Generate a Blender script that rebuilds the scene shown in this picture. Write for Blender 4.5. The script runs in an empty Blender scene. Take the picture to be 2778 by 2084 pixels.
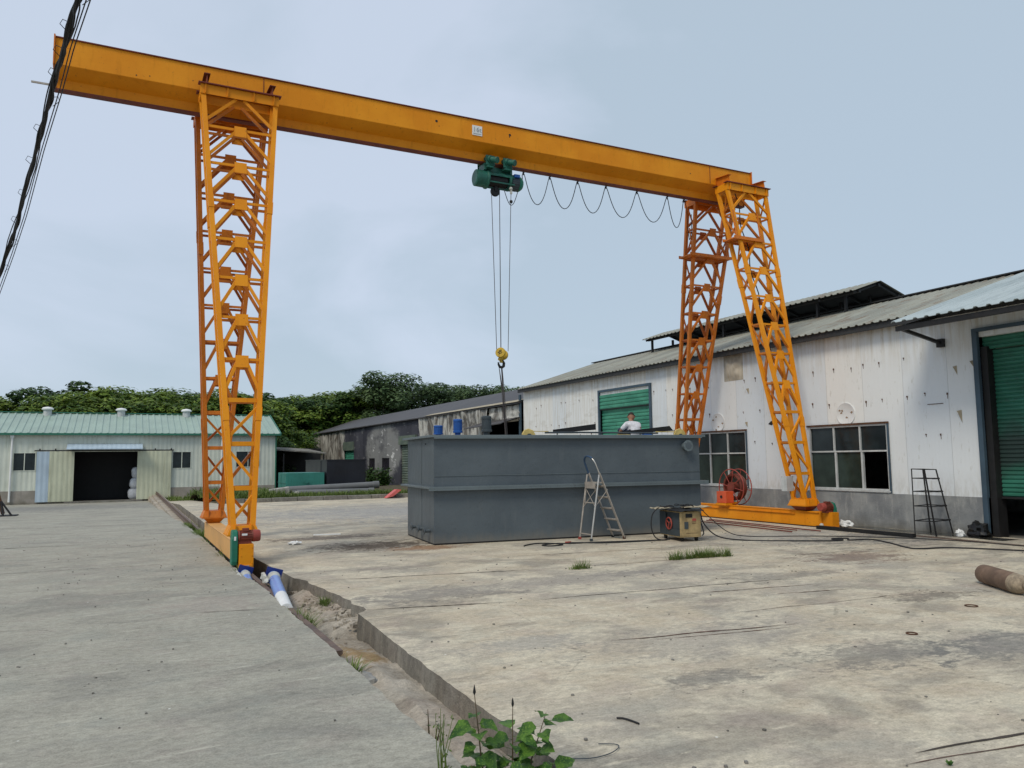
import bpy, math, random
from mathutils import Vector, Matrix, noise
R = math.radians
random.seed(7)
S = bpy.context.scene
COL = S.collection

# ------------------------------------------------------------------ camera
def cam_basis(yaw, pitch, roll):
    yaw, pitch, roll = R(yaw), R(pitch), R(roll)
    f = Vector((math.sin(yaw)*math.cos(pitch), math.cos(yaw)*math.cos(pitch), math.sin(pitch)))
    r = Vector((math.cos(yaw), -math.sin(yaw), 0)); u = r.cross(f)
    c, s = math.cos(roll), math.sin(roll)
    return c*r+s*u, c*u-s*r, f
cd = bpy.data.cameras.new('camera'); cam = bpy.data.objects.new('camera', cd); COL.objects.link(cam)
cr, cu, cf = cam_basis(26.362, 5.466, -0.698)
cam.matrix_world = Matrix(((cr.x, cu.x, -cf.x, 0), (cr.y, cu.y, -cf.y, 0), (cr.z, cu.z, -cf.z, 1.6), (0, 0, 0, 1)))
cd.sensor_width = 36; cd.lens = 2119.3/2778*36; cd.clip_start = 0.05; cd.clip_end = 3000
S.camera = cam

# ------------------------------------------------------------------ light
SUN_EL, SUN_AZ = 50, -122           # azimuth from +Y, clockwise
W = bpy.data.worlds.new('World'); S.world = W; W.use_nodes = True
wn = W.node_tree.nodes; wl = W.node_tree.links; wn.clear()
wo = wn.new('ShaderNodeOutputWorld'); bg = wn.new('ShaderNodeBackground'); bg.inputs['Strength'].default_value = 0.1
sky = wn.new('ShaderNodeTexSky'); sky.sky_type = 'NISHITA'; sky.sun_disc = False
sky.sun_elevation = R(SUN_EL); sky.sun_rotation = R(SUN_AZ)
tc = wn.new('ShaderNodeTexCoord'); mp = wn.new('ShaderNodeMapping'); mp.inputs['Scale'].default_value = (1.0, 1.0, 2.2)
nz = wn.new('ShaderNodeTexNoise'); nz.inputs['Scale'].default_value = 2.3; nz.inputs['Detail'].default_value = 6; nz.inputs['Roughness'].default_value = 0.5; nz.inputs['Distortion'].default_value = 0.4
rp = wn.new('ShaderNodeValToRGB')
rp.color_ramp.elements[0].position = 0.40; rp.color_ramp.elements[0].color = (5.1, 6.2, 7.3, 1)
rp.color_ramp.elements[1].position = 0.60; rp.color_ramp.elements[1].color = (6.4, 7.3, 8.7, 1)
mx = wn.new('ShaderNodeMix'); mx.data_type = 'RGBA'; mx.inputs[0].default_value = 0.86
wl.new(tc.outputs['Generated'], mp.inputs['Vector']); wl.new(mp.outputs[0], nz.inputs['Vector']); 
dt = wn.new('ShaderNodeVectorMath'); dt.operation = 'DOT_PRODUCT'; dt.inputs[1].default_value = (-0.30, 0.72, 0.62); wl.new(tc.outputs['Generated'], dt.inputs[0])
m1 = wn.new('ShaderNodeMath'); m1.operation = 'MULTIPLY_ADD'; m1.inputs[1].default_value = 0.50; m1.inputs[2].default_value = -0.36; wl.new(dt.outputs['Value'], m1.inputs[0])
m2 = wn.new('ShaderNodeMath'); m2.operation = 'ADD'; wl.new(nz.outputs['Fac'], m2.inputs[0]); wl.new(m1.outputs[0], m2.inputs[1]); wl.new(m2.outputs[0], rp.inputs[0])
wl.new(sky.outputs[0], mx.inputs[6]); wl.new(rp.outputs[0], mx.inputs[7]); wl.new(mx.outputs[2], bg.inputs['Color']); wl.new(bg.outputs[0], wo.inputs['Surface'])
sd = bpy.data.lights.new('sun', 'SUN'); sd.energy = 1.9; sd.angle = R(18); sd.color = (1.0, 0.91, 0.76)
so = bpy.data.objects.new('sun', sd); COL.objects.link(so)
sdir = Vector((math.sin(R(SUN_AZ))*math.cos(R(SUN_EL)), math.cos(R(SUN_AZ))*math.cos(R(SUN_EL)), math.sin(R(SUN_EL))))
so.rotation_euler = sdir.to_track_quat('Z', 'Y').to_euler(); so.location = (0, 0, 30)
S.view_settings.view_transform = 'Standard'; S.view_settings.look = 'None'
S.view_settings.exposure = 0.0; S.view_settings.gamma = 1

# ------------------------------------------------------------------ mesh builder
class MB:
    def __init__(s): s.v = []; s.f = []
    def add(s, vs, fs):
        o = len(s.v); s.v += [tuple(v) for v in vs]; s.f += [tuple(i+o for i in f) for f in fs]; return s
    def obox(s, c, a, b, d):
        c, a, b, d = Vector(c), Vector(a), Vector(b), Vector(d)
        vs = [c+a*i+b*j+d*k for k in (-1, 1) for j in (-1, 1) for i in (-1, 1)]
        return s.add(vs, [(0, 2, 3, 1), (4, 5, 7, 6), (0, 1, 5, 4), (2, 6, 7, 3), (0, 4, 6, 2), (1, 3, 7, 5)])
    def box(s, x0, x1, y0, y1, z0, z1):
        return s.obox(((x0+x1)/2, (y0+y1)/2, (z0+z1)/2), ((x1-x0)/2, 0, 0), (0, (y1-y0)/2, 0), (0, 0, (z1-z0)/2))
    def beam(s, p, q, w, h, up=(0, 0, 1)):
        p, q, up = Vector(p), Vector(q), Vector(up); d = q-p
        a = d.cross(up)
        if a.length < 1e-6: a = d.cross(Vector((1, 0, 0)))
        a.normalize(); b = a.cross(d).normalized()
        return s.obox((p+q)/2, d/2, a*w/2, b*h/2)
    def angle(s, p, q, w, t=0.012, up=(0, 0, 1)):
        # channel-like member: web plus two flanges
        p, q, up = Vector(p), Vector(q), Vector(up); d = q-p
        a = d.cross(up)
        if a.length < 1e-6: a = d.cross(Vector((1, 0, 0)))
        a.normalize(); b = a.cross(d).normalized()
        return s.obox((p+q)/2, d/2, a*w/2, b*w/2)
    def tube(s, pts, r, n=8, caps=True, closed=False):
        pts = [Vector(p) for p in pts]; m = len(pts); rs = r if isinstance(r, (list, tuple)) else [r]*m
        vs = []; prev = None
        for i, p in enumerate(pts):
            if closed: d = pts[(i+1) % m]-pts[i-1]
            else: d = pts[min(i+1, m-1)]-pts[max(i-1, 0)]
            if d.length < 1e-9: d = Vector((0, 0, 1))
            d.normalize()
            if prev is None:
                a = d.cross(Vector((0, 0, 1)))
                if a.length < 1e-3: a = d.cross(Vector((1, 0, 0)))
            else: a = prev-d*prev.dot(d)
            if a.length < 1e-6: a = d.orthogonal()
            a.normalize(); prev = a; b = d.cross(a)
            for k in range(n):
                t = 2*math.pi*k/n; vs.append(p+(a*math.cos(t)+b*math.sin(t))*rs[i])
        fs = []
        for i in range(m if closed else m-1):
            j = (i+1) % m
            for k in range(n):
                l = (k+1) % n; fs.append((i*n+k, i*n+l, j*n+l, j*n+k))
        if caps and not closed:
            fs.append(tuple(range(n))[::-1]); fs.append(tuple((m-1)*n+k for k in range(n)))
        return s.add(vs, fs)
    def cyl(s, p, q, r0, r1=None, n=20): return s.tube([p, q], [r0, r0 if r1 is None else r1], n)
    def lathe(s, o, ax, prof, n=24):
        o, ax = Vector(o), Vector(ax).normalized(); a = ax.orthogonal().normalized(); b = ax.cross(a); m = len(prof)
        vs = [o+ax*h+(a*math.cos(2*math.pi*k/n)+b*math.sin(2*math.pi*k/n))*max(r, 1e-4) for h, r in prof for k in range(n)]
        fs = [(i*n+k, i*n+(k+1) % n, (i+1)*n+(k+1) % n, (i+1)*n+k) for i in range(m-1) for k in range(n)]
        fs.append(tuple(range(n))[::-1]); fs.append(tuple((m-1)*n+k for k in range(n)))
        return s.add(vs, fs)
    def sphere(s, c, r, nu=14, nv=9, sc=(1, 1, 1)):
        c = Vector(c); vs = []; fs = []
        for j in range(nv+1):
            t = math.pi*j/nv
            for i in range(nu):
                a = 2*math.pi*i/nu
                vs.append(c+Vector((sc[0]*r*math.sin(t)*math.cos(a), sc[1]*r*math.sin(t)*math.sin(a), sc[2]*r*math.cos(t))))
        for j in range(nv):
            for i in range(nu):
                k = (i+1) % nu; fs.append((j*nu+i, j*nu+k, (j+1)*nu+k, (j+1)*nu+i))
        return s.add(vs, fs)
    def prism(s, poly, p0, ea, eb, ec):
        # polygon (a,b) in plane ea,eb from p0, extruded by vector ec
        p0, ea, eb, ec = map(Vector, (p0, ea, eb, ec)); n = len(poly)
        vs = [p0+ea*a+eb*b for a, b in poly]+[p0+ea*a+eb*b+ec for a, b in poly]
        return s.add(vs, [tuple(range(n))[::-1], tuple(range(n, 2*n))]+[(i, (i+1) % n, (i+1) % n+n, i+n) for i in range(n)])
    def grid(s, fn, nu, nv):
        vs = [fn(i/nu, j/nv) for j in range(nv+1) for i in range(nu+1)]
        return s.add(vs, [(j*(nu+1)+i, j*(nu+1)+i+1, (j+1)*(nu+1)+i+1, (j+1)*(nu+1)+i) for j in range(nv) for i in range(nu)])
    def quad(s, a, b, c, d): return s.add([a, b, c, d], [(0, 1, 2, 3)])

def wloc(o):
    l = Vector((0, 0, 0))
    while o is not None: l += o.location; o = o.parent
    return l
def obj(name, mb, m, parent=None, smooth=True, bevel=0, label=None, ang=32):
    off = wloc(parent) if parent else Vector((0, 0, 0))
    me = bpy.data.meshes.new(name)
    me.from_pydata([(v[0]-off.x, v[1]-off.y, v[2]-off.z) for v in mb.v], [], mb.f); me.materials.append(m); me.update()
    if smooth:
        me.polygons.foreach_set('use_smooth', [True]*len(me.polygons)); me.set_sharp_from_angle(angle=R(ang))
    o = bpy.data.objects.new(name, me); COL.objects.link(o)
    if parent: o.parent = parent
    if bevel:
        b = o.modifiers.new('bevel', 'BEVEL'); b.width = bevel; b.segments = 2; b.limit_method = 'ANGLE'; b.angle_limit = R(40)
    if label: o['label'] = label
    return o
def tag(o, label=None, cat=None, group=None, kind=None):
    if label: o['label'] = label
    if cat: o['category'] = cat
    if group: o['group'] = group
    if kind: o['kind'] = kind
    return o
def thing(name, label, cat, loc=(0, 0, 0), group=None):
    o = bpy.data.objects.new(name, None); COL.objects.link(o); o.location = loc; o.empty_display_size = 0.2
    return tag(o, label, cat, group)
def struct(name, mb, m, **k):
    o = obj(name, mb, m, **k); o['kind'] = 'structure'; return o
def copy_tree(o, parent=None):
    c = o.copy(); COL.objects.link(c); c.parent = parent
    for ch in [x for x in COL.objects if x.parent == o]: copy_tree(ch, c)
    return c

# ------------------------------------------------------------------ materials
class NT:
    def __init__(s, name, world=False):
        s.m = bpy.data.materials.new(name); s.m.use_nodes = True; s.t = s.m.node_tree; s.t.nodes.clear()
        s.out = s.n('ShaderNodeOutputMaterial'); s.b = s.n('ShaderNodeBsdfPrincipled'); s.l(s.b.outputs[0], s.out.inputs[0])
        s.co = s.n('ShaderNodeNewGeometry').outputs['Position'] if world else s.n('ShaderNodeTexCoord').outputs['Object']
    def n(s, t, **k):
        x = s.t.nodes.new(t)
        for a, b in k.items(): setattr(x, a, b)
        return x
    def l(s, a, b): s.t.links.new(a, b)
    def inp(s, sock, v):
        if isinstance(v, (int, float)): sock.default_value = v
        elif isinstance(v, (tuple, list)):
            sock.default_value = tuple(v)+((1,) if len(v) == 3 and sock.type == 'RGBA' else ())
        else: s.l(v, sock)
    def noise(s, scale, detail=4, rough=0.55, vec=None, sc=None, dist=0):
        x = s.n('ShaderNodeTexNoise'); x.inputs['Scale'].default_value = scale; x.inputs['Detail'].default_value = detail
        x.inputs['Roughness'].default_value = rough; x.inputs['Distortion'].default_value = dist
        v = vec or s.co
        if sc:
            m = s.n('ShaderNodeMapping'); m.inputs['Scale'].default_value = sc; s.l(v, m.inputs[0]); v = m.outputs[0]
        s.l(v, x.inputs['Vector']); return x.outputs['Fac']
    def vor(s, scale, feature='F1', vec=None, rnd=1):
        x = s.n('ShaderNodeTexVoronoi', feature=feature); x.inputs['Scale'].default_value = scale; x.inputs['Randomness'].default_value = rnd
        s.l(vec or s.co, x.inputs['Vector']); return x
    def ramp(s, f, a, b):
        x = s.n('ShaderNodeMapRange'); x.interpolation_type = 'SMOOTHSTEP'
        x.inputs['From Min'].default_value = a; x.inputs['From Max'].default_value = b; s.inp(x.inputs['Value'], f); return x.outputs[0]
    def math(s, op, a, b=0):
        x = s.n('ShaderNodeMath', operation=op); s.inp(x.inputs[0], a); s.inp(x.inputs[1], b); return x.outputs[0]
    def mix(s, f, a, b, mode='MIX'):
        x = s.n('ShaderNodeMix', data_type='RGBA', blend_type=mode); s.inp(x.inputs[0], f); s.inp(x.inputs[6], a); s.inp(x.inputs[7], b); return x.outputs[2]
    def xyz(s):
        x = s.n('ShaderNodeSeparateXYZ'); s.l(s.co, x.inputs[0]); return x.outputs
    def bump(s, h, st=0.3, d=0.02):
        x = s.n('ShaderNodeBump'); x.inputs['Strength'].default_value = st; x.inputs['Distance'].default_value = d
        s.inp(x.inputs['Height'], h); s.l(x.outputs[0], s.b.inputs['Normal'])
    def fin(s, col, rough=0.7, metal=0.0, spec=0.4):
        s.inp(s.b.inputs['Base Color'], col); s.inp(s.b.inputs['Roughness'], rough); s.b.inputs['Metallic'].default_value = metal
        s.b.inputs['Specular IOR Level'].default_value = spec; return s.m

def paint(name, c, rough=0.5, metal=0.0, var=0.18, dirt=(0.10, 0.07, 0.05), damt=0.25, scale=1.5, spec=0.4, streak=True):
    t = NT(name); c = Vector(c)
    a = t.noise(scale, 5); f = t.noise(scale*14, 3)
    col = t.mix(t.ramp(a, 0.3, 0.7), tuple(c*(1-var)), tuple(c*(1+var*0.6)))
    if streak:
        st = t.noise(3, 4, sc=(6, 6, 0.5)); col = t.mix(t.math('MULTIPLY', t.ramp(st, 0.52, 0.8), damt), col, dirt)
    col = t.mix(t.math('MULTIPLY', t.ramp(f, 0.60, 0.75), damt), col, dirt)
    t.bump(f, 0.12, 0.01)
    return t.fin(col, t.math('ADD', t.math('MULTIPLY', a, 0.2), rough-0.1), metal, spec)

M = {}
M['yellow'] = paint('crane_yellow_paint', (0.66, 0.25, 0.010), 0.42, var=0.12, dirt=(0.28, 0.08, 0.01), damt=0.3, scale=0.9)
def mk_crane(name, c, c2, rust, amt):
    t = NT(name, True); a = t.noise(0.9, 5, 0.6); st = t.noise(2.4, 5, 0.65, sc=(3.5, 3.5, 0.6)); f = t.noise(16, 5, 0.7); ch = t.noise(5.5, 6, 0.7)
    col = t.mix(t.ramp(a, 0.36, 0.64), c, c2); col = t.mix(t.math('MULTIPLY', t.ramp(st, 0.54, 0.72), 0.45), col, tuple(Vector(c)*0.72))
    col = t.mix(t.math('MULTIPLY', t.ramp(f, 0.62, 0.68), amt), col, rust); col = t.mix(t.math('MULTIPLY', t.ramp(ch, 0.68, 0.71), 0.8), col, rust)
    t.bump(f, 0.12, 0.008); return t.fin(col, t.math('ADD', t.math('MULTIPLY', st, 0.25), 0.42), 0, 0.25)
M['yellow'] = mk_crane('crane_yellow_paint', (0.70, 0.24, 0.004), (0.78, 0.295, 0.009), (0.20, 0.06, 0.015), 0.5)
M['brace'] = paint('crane_brace_shaded_paint', (0.50, 0.15, 0.006), 0.5, var=0.15, dirt=(0.2, 0.06, 0.01), damt=0.4, scale=2)  # crane paint made darker and redder, shade of the inner lattice put into colour
M['fbrace_shaded'] = paint('far_brace_shaded_paint', (0.42, 0.10, 0.006), 0.5, var=0.2, dirt=(0.14, 0.04, 0.01), damt=0.5, scale=2)  # deeper still for the far legs, their shade painted into the base colour
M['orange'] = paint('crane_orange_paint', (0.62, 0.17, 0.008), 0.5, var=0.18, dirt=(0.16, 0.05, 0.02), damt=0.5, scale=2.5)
M['tan'] = paint('faded_yellow_paint', (0.66, 0.36, 0.12), 0.6, var=0.14, dirt=(0.40, 0.2, 0.08), damt=0.3, scale=1.3)
M['rustred'] = paint('red_oxide_paint', (0.17, 0.035, 0.02), 0.6, var=0.3, dirt=(0.05, 0.02, 0.015), damt=0.5, scale=4)
M['redfan'] = paint('dull_red_paint', (0.33, 0.06, 0.045), 0.5, scale=4)
M['greenm'] = paint('machine_green_paint', (0.018, 0.115, 0.085), 0.45, var=0.25, dirt=(0.01, 0.02, 0.02), damt=0.5, scale=5)
M['greenm2'] = paint('gearbox_green_paint', (0.015, 0.17, 0.11), 0.5, var=0.2, dirt=(0.02, 0.04, 0.03), damt=0.4, scale=5)
M['blue'] = paint('blue_paint', (0.015, 0.09, 0.34), 0.45, var=0.2, dirt=(0.02, 0.03, 0.06), scale=5)
M['black'] = paint('black_steel', (0.012, 0.012, 0.013), 0.6, var=0.3, dirt=(0.04, 0.03, 0.025), scale=5)
M['rubber'] = paint('black_rubber', (0.012, 0.012, 0.014), 0.65, var=0.2, streak=False)
M['rope'] = paint('wire_rope', (0.05, 0.04, 0.038), 0.6, streak=False)
M['dgrey'] = paint('dark_grey_paint', (0.045, 0.06, 0.07), 0.5, scale=5)
def mk_tank():
    t = NT('tank_slate_paint', True); x = t.xyz(); a = t.noise(0.7, 5, 0.6); b = t.noise(2.2, 6, 0.65, sc=(2.5, 2.5, 0.5)); f = t.noise(22, 4)
    col = t.mix(t.ramp(a, 0.38, 0.62), (0.076, 0.095, 0.112), (0.092, 0.113, 0.130)); col = t.mix(t.math('MULTIPLY', t.ramp(b, 0.53, 0.68), 0.3), col, (0.12, 0.138, 0.15))
    col = t.mix(t.math('MULTIPLY', t.ramp(f, 0.60, 0.70), 0.35), col, (0.05, 0.06, 0.065)); col = t.mix(t.math('MULTIPLY', t.ramp(t.math('ADD', x[2], t.math('MULTIPLY', b, 0.35)), 0.42, 0.16), 0.55), col, (0.19, 0.17, 0.14))
    t.bump(t.math('ADD', t.math('MULTIPLY', a, 3.0), t.math('MULTIPLY', f, 0.08)), 0.25, 0.06); return t.fin(col, t.math('ADD', t.math('MULTIPLY', b, 0.25), 0.32), 0, 0.38)
M['tank'] = mk_tank()
M['tankrim'] = paint('tank_rim_paint', (0.125, 0.155, 0.17), 0.45, var=0.12, dirt=(0.05, 0.06, 0.07), scale=1.2)
M['cream'] = paint('cream_yellow_paint', (0.62, 0.47, 0.16), 0.55, var=0.2, dirt=(0.2, 0.13, 0.05), damt=0.6, scale=8)
M['ydisc'] = paint('hook_block_yellow', (0.55, 0.36, 0.03), 0.5, var=0.15, dirt=(0.05, 0.03, 0.01), damt=0.7, scale=9)
M['alu'] = paint('worn_aluminium', (0.42, 0.38, 0.34), 0.5, metal=0.25, var=0.2, dirt=(0.12, 0.09, 0.07), damt=0.6, scale=9)
M['alub'] = paint('bright_aluminium', (0.62, 0.60, 0.57), 0.35, metal=0.6, var=0.1, dirt=(0.2, 0.18, 0.16), damt=0.3, scale=9)
M['wframe'] = paint('window_frame_aluminium', (0.5, 0.52, 0.52), 0.5, var=0.15, dirt=(0.2, 0.18, 0.16), damt=0.4, scale=5)
M['bluetrim'] = paint('blue_steel_trim', (0.05, 0.085, 0.12), 0.6, var=0.2, dirt=(0.05, 0.06, 0.07), damt=0.5, scale=2)
M['white'] = paint('white_paint', (0.75, 0.76, 0.76), 0.5, var=0.08, dirt=(0.4, 0.38, 0.34), damt=0.3)
M['ltgrey'] = paint('light_grey_letter', (0.36, 0.38, 0.40), 0.6, streak=False)
M['greentrim'] = paint('green_trim', (0.03, 0.16, 0.11), 0.5, var=0.1, dirt=(0.02, 0.05, 0.04))
M['cyl'] = paint('rusty_cylinder_paint', (0.17, 0.11, 0.075), 0.75, var=0.35, dirt=(0.07, 0.03, 0.02), damt=0.7, scale=6)
M['pvc'] = paint('grey_plastic_pipe', (0.13, 0.135, 0.14), 0.45, var=0.12, dirt=(0.2, 0.17, 0.13), damt=0.3, scale=2)
M['pipeblue'] = paint('blue_wrapped_pipe', (0.16, 0.27, 0.62), 0.3, var=0.1, dirt=(0.5, 0.55, 0.6), damt=0.3, scale=5)
M['navy'] = paint('navy_flange_paint', (0.01, 0.03, 0.2), 0.4, scale=5)
M['film'] = paint('milky_plastic_wrap', (0.5, 0.5, 0.46), 0.4, var=0.15, dirt=(0.25, 0.23, 0.2), damt=0.4, scale=9)
M['darktank'] = paint('near_black_tank_paint', (0.012, 0.014, 0.022), 0.35, var=0.3, dirt=(0.03, 0.04, 0.04), scale=1.2, damt=0.5)
M['teal'] = paint('teal_tank_paint', (0.035, 0.20, 0.165), 0.5, var=0.15, dirt=(0.02, 0.07, 0.06), damt=0.5, scale=1.5)
M['pink'] = paint('pink_red_sheet', (0.65, 0.14, 0.13), 0.6, scale=3)
M['sack'] = paint('white_woven_sack', (0.6, 0.62, 0.66), 0.8, var=0.12, dirt=(0.3, 0.3, 0.32), damt=0.4, scale=5)
M['bagblack'] = paint('black_plastic_bag', (0.01, 0.01, 0.011), 0.3, var=0.2, streak=False)
M['rust'] = paint('rusty_steel', (0.10, 0.045, 0.025), 0.85, var=0.4, dirt=(0.04, 0.02, 0.015), damt=0.6, scale=7)
M['rail'] = paint('rail_steel', (0.13, 0.085, 0.065), 0.6, var=0.3, dirt=(0.3, 0.26, 0.22), damt=0.4, scale=6)
M['cardboard'] = paint('dirty_cardboard', (0.38, 0.33, 0.24), 0.9, var=0.2, dirt=(0.1, 0.08, 0.06), damt=0.6, scale=6)
M['weld'] = paint('grimy_yellow_cabinet', (0.36, 0.265, 0.13), 0.7, var=0.3, dirt=(0.08, 0.06, 0.035), damt=0.75, scale=7)
M['skin'] = paint('skin', (0.30, 0.15, 0.09), 0.6, var=0.1, streak=False, damt=0.05)
M['hair'] = paint('dark_hair', (0.02, 0.015, 0.012), 0.8, streak=False)
M['shirt'] = paint('pale_shirt_cloth', (0.62, 0.62, 0.66), 0.9, var=0.18, dirt=(0.3, 0.28, 0.3), damt=0.5, scale=14)
M['trouser'] = paint('dark_trousers_cloth', (0.03, 0.04, 0.07), 0.9, streak=False)
M['stone'] = paint('grey_stone', (0.33, 0.32, 0.30), 0.9, var=0.3, streak=False, scale=8)
M['trunk'] = paint('tree_bark', (0.10, 0.08, 0.06), 0.9, var=0.3, scale=6)
M['stem'] = paint('plant_stem', (0.10, 0.07, 0.04), 0.8, streak=False)

def mk_ribbed(name, c, period, axis, dirt, damt, horizontal=False, rough=0.55, band=None):
    t = NT(name); c = Vector(c); xyz = t.xyz()
    w = t.math('SINE', t.math('MULTIPLY', xyz[axis], 2*math.pi/period))
    a = t.noise(0.8, 5); st = t.noise(2, 5, 0.6, sc=(4, 4, 0.35) if not horizontal else (0.6, 0.6, 4)); f = t.noise(12, 3)
    col = t.mix(t.ramp(a, 0.3, 0.7), tuple(c*0.86), tuple(c*1.08))
    if band:                                     # per sheet tone
        fl = t.math('FLOOR', t.math('DIVIDE', xyz[axis], band)); wn_ = t.n('ShaderNodeTexWhiteNoise', noise_dimensions='1D'); t.l(fl, wn_.inputs['W'])
        col = t.mix(t.ramp(wn_.outputs['Value'], 0, 1), col, tuple(c*0.84), 'MIX') if False else t.mix(t.math('MULTIPLY', wn_.outputs['Value'], 0.6), col, tuple(Vector((c.x*0.80, c.y*0.84, c.z*0.9))))
    col = t.mix(t.math('MULTIPLY', t.ramp(st, 0.5, 0.75), damt), col, dirt)
    col = t.mix(t.math('MULTIPLY', t.ramp(f, 0.62, 0.74), damt*0.7), col, dirt)
    t.bump(w, 0.5, 0.012)
    return t.fin(col, rough)
M['gwall'] = mk_ribbed('pale_green_cladding', (0.62, 0.65, 0.57), 0.24, 0, (0.30, 0.33, 0.24), 0.55, band=1.2)
M['gdoor'] = mk_ribbed('olive_cladding_door', (0.52, 0.54, 0.41), 0.24, 0, (0.28, 0.29, 0.2), 0.6)
M['bdoor'] = mk_ribbed('pale_blue_door_sheet', (0.42, 0.52, 0.62), 0.24, 0, (0.35, 0.4, 0.42), 0.3)
M['groof'] = paint('green_roof_sheet', (0.30, 0.39, 0.34), 0.5, var=0.1, dirt=(0.3, 0.33, 0.3), damt=0.35, scale=0.8, streak=False)

def mk_white_wall():
    t = NT('white_cladding', True); x = t.xyz(); c = Vector((0.60, 0.625, 0.65))
    fl = t.math('FLOOR', t.math('DIVIDE', x[1], 1.03)); w = t.n('ShaderNodeTexWhiteNoise', noise_dimensions='1D'); t.l(fl, w.inputs['W'])
    col = t.mix(w.outputs['Value'], (0.78, 0.78, 0.76), (0.66, 0.71, 0.76))
    a = t.noise(0.9, 6, 0.6)
    # yellow-brown weathering, stronger towards the eave and the far left end
    hz = t.ramp(t.math('ADD', x[2], t.math('MULTIPLY', a, 1.6)), 3.9, 5.6)
    far = t.ramp(x[1], 17, 24); tint = t.math('MULTIPLY', t.math('MAXIMUM', hz, t.math('MULTIPLY', far, 0.55)), 0.7)
    st = t.noise(2.2, 5, 0.6, sc=(1, 5, 0.4))
    col = t.mix(t.math('MULTIPLY', tint, t.ramp(st, 0.35, 0.7)), col, (0.42, 0.36, 0.25))
    blk = t.noise(1.3, 3, 0.5, sc=(1, 1.0, 3.5)); col = t.mix(t.math('MULTIPLY', t.ramp(blk, 0.55, 0.62), t.math('MULTIPLY', far, 0.25)), col, (0.45, 0.42, 0.36))
    f = t.noise(7, 4, 0.6, sc=(1, 2, 0.6)); col = t.mix(t.math('MULTIPLY', t.ramp(f, 0.60, 0.72), 0.35), col, (0.40, 0.38, 0.33))
    bot = t.ramp(x[2], 1.3, 0.72); col = t.mix(t.math('MULTIPLY', bot, t.math('MULTIPLY', t.ramp(f, 0.4, 0.6), 0.3)), col, (0.4, 0.38, 0.33))
    fr = t.math('FRACT', t.math('DIVIDE', x[1], 1.03)); seam = t.ramp(t.math('ABSOLUTE', t.math('SUBTRACT', fr, 0.5)), 0.492, 0.498)
    col = t.mix(t.math('MULTIPLY', seam, 0.4), col, (0.25, 0.25, 0.25))
    rib = t.math('SINE', t.math('MULTIPLY', x[1], 2*math.pi/0.09)); big = t.noise(1.1, 3)
    t.bump(t.math('ADD', t.math('MULTIPLY', rib, 0.06), t.math('SUBTRACT', t.math('MULTIPLY', big, 2.0), seam)), 0.35, 0.02)
    return t.fin(col, 0.55)
M['wwall'] = mk_white_wall()

def mk_plinth(name, c1, c2, c3):
    t = NT(name); x = t.xyz()
    a = t.noise(1.4, 6, 0.6); b = t.noise(4, 5, 0.6, sc=(2, 2, 0.5)); f = t.noise(25, 4)
    col = t.mix(t.ramp(a, 0.35, 0.65), c1, c2); col = t.mix(t.math('MULTIPLY', t.ramp(b, 0.5, 0.7), 0.55), col, c3)
    col = t.mix(t.math('MULTIPLY', t.ramp(t.math('ADD', x[2], t.math('MULTIPLY', a, 0.5)), 0.5, 0.12), 0.75), col, (0.10, 0.09, 0.065))
    t.bump(f, 0.4, 0.02); return t.fin(col, 0.9, spec=0.2)
M['plinth'] = mk_plinth('rendered_plinth', (0.19, 0.20, 0.21), (0.30, 0.31, 0.31), (0.40, 0.40, 0.38))
M['plinth2'] = mk_plinth('brown_render_plinth', (0.26, 0.24, 0.21), (0.34, 0.31, 0.28), (0.22, 0.2, 0.19))

def mk_roof(name, c, c2, rust, amt, ax=1):
    t = NT(name)
    a = t.noise(0.8, 5, 0.6, sc=(0.25, 1.6, 1)); b = t.noise(3, 5, 0.6, sc=(0.5, 4, 1))
    col = t.mix(t.ramp(a, 0.38, 0.62), c, c2); col = t.mix(t.math('MULTIPLY', t.ramp(b, 0.52, 0.66), amt), col, rust)
    return t.fin(col, 0.6)
M['wroof'] = mk_roof('weathered_roof_sheet', (0.25, 0.255, 0.225), (0.33, 0.335, 0.29), (0.20, 0.14, 0.10), 0.7)
M['broof'] = mk_roof('pale_blue_roof_sheet', (0.34, 0.40, 0.42), (0.42, 0.48, 0.50), (0.26, 0.30, 0.32), 0.4)
M['droof'] = mk_roof('burnt_roof_sheet', (0.045, 0.042, 0.045), (0.06, 0.055, 0.055), (0.10, 0.08, 0.06), 0.3)
M['under'] = paint('dark_roof_underside', (0.03, 0.032, 0.035), 0.7, scale=2)

def mk_shutter(name, c, c2, z0, z1):
    t = NT(name); x = t.xyz(); a = t.noise(1.5, 5, 0.6, sc=(1, 1, 2)); f = t.noise(9, 4)
    col = t.mix(t.ramp(a, 0.35, 0.65), c, c2)
    soot = t.math('MULTIPLY', t.ramp(t.math('ADD', x[2], t.math('MULTIPLY', a, 0.6)), z0, z0+0.35), t.ramp(t.math('ADD', x[2], t.math('MULTIPLY', a, 0.6)), z1, z1-0.6))
    col = t.mix(t.math('MULTIPLY', soot, 0.9), col, (0.025, 0.035, 0.035)); col = t.mix(t.math('MULTIPLY', t.ramp(f, 0.55, 0.7), 0.35), col, (0.03, 0.06, 0.05))
    return t.fin(col, 0.5)
M['shutter'] = mk_shutter('green_shutter_slats', (0.035, 0.20, 0.135), (0.06, 0.27, 0.18), 60, 61)
M['shutterD'] = mk_shutter('sooty_green_shutter', (0.022, 0.13, 0.085), (0.035, 0.18, 0.125), 1.40, 2.75)
M['shutterG'] = mk_shutter('faded_grey_green_shutter', (0.09, 0.12, 0.10), (0.14, 0.17, 0.13), 60, 61)

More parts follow.
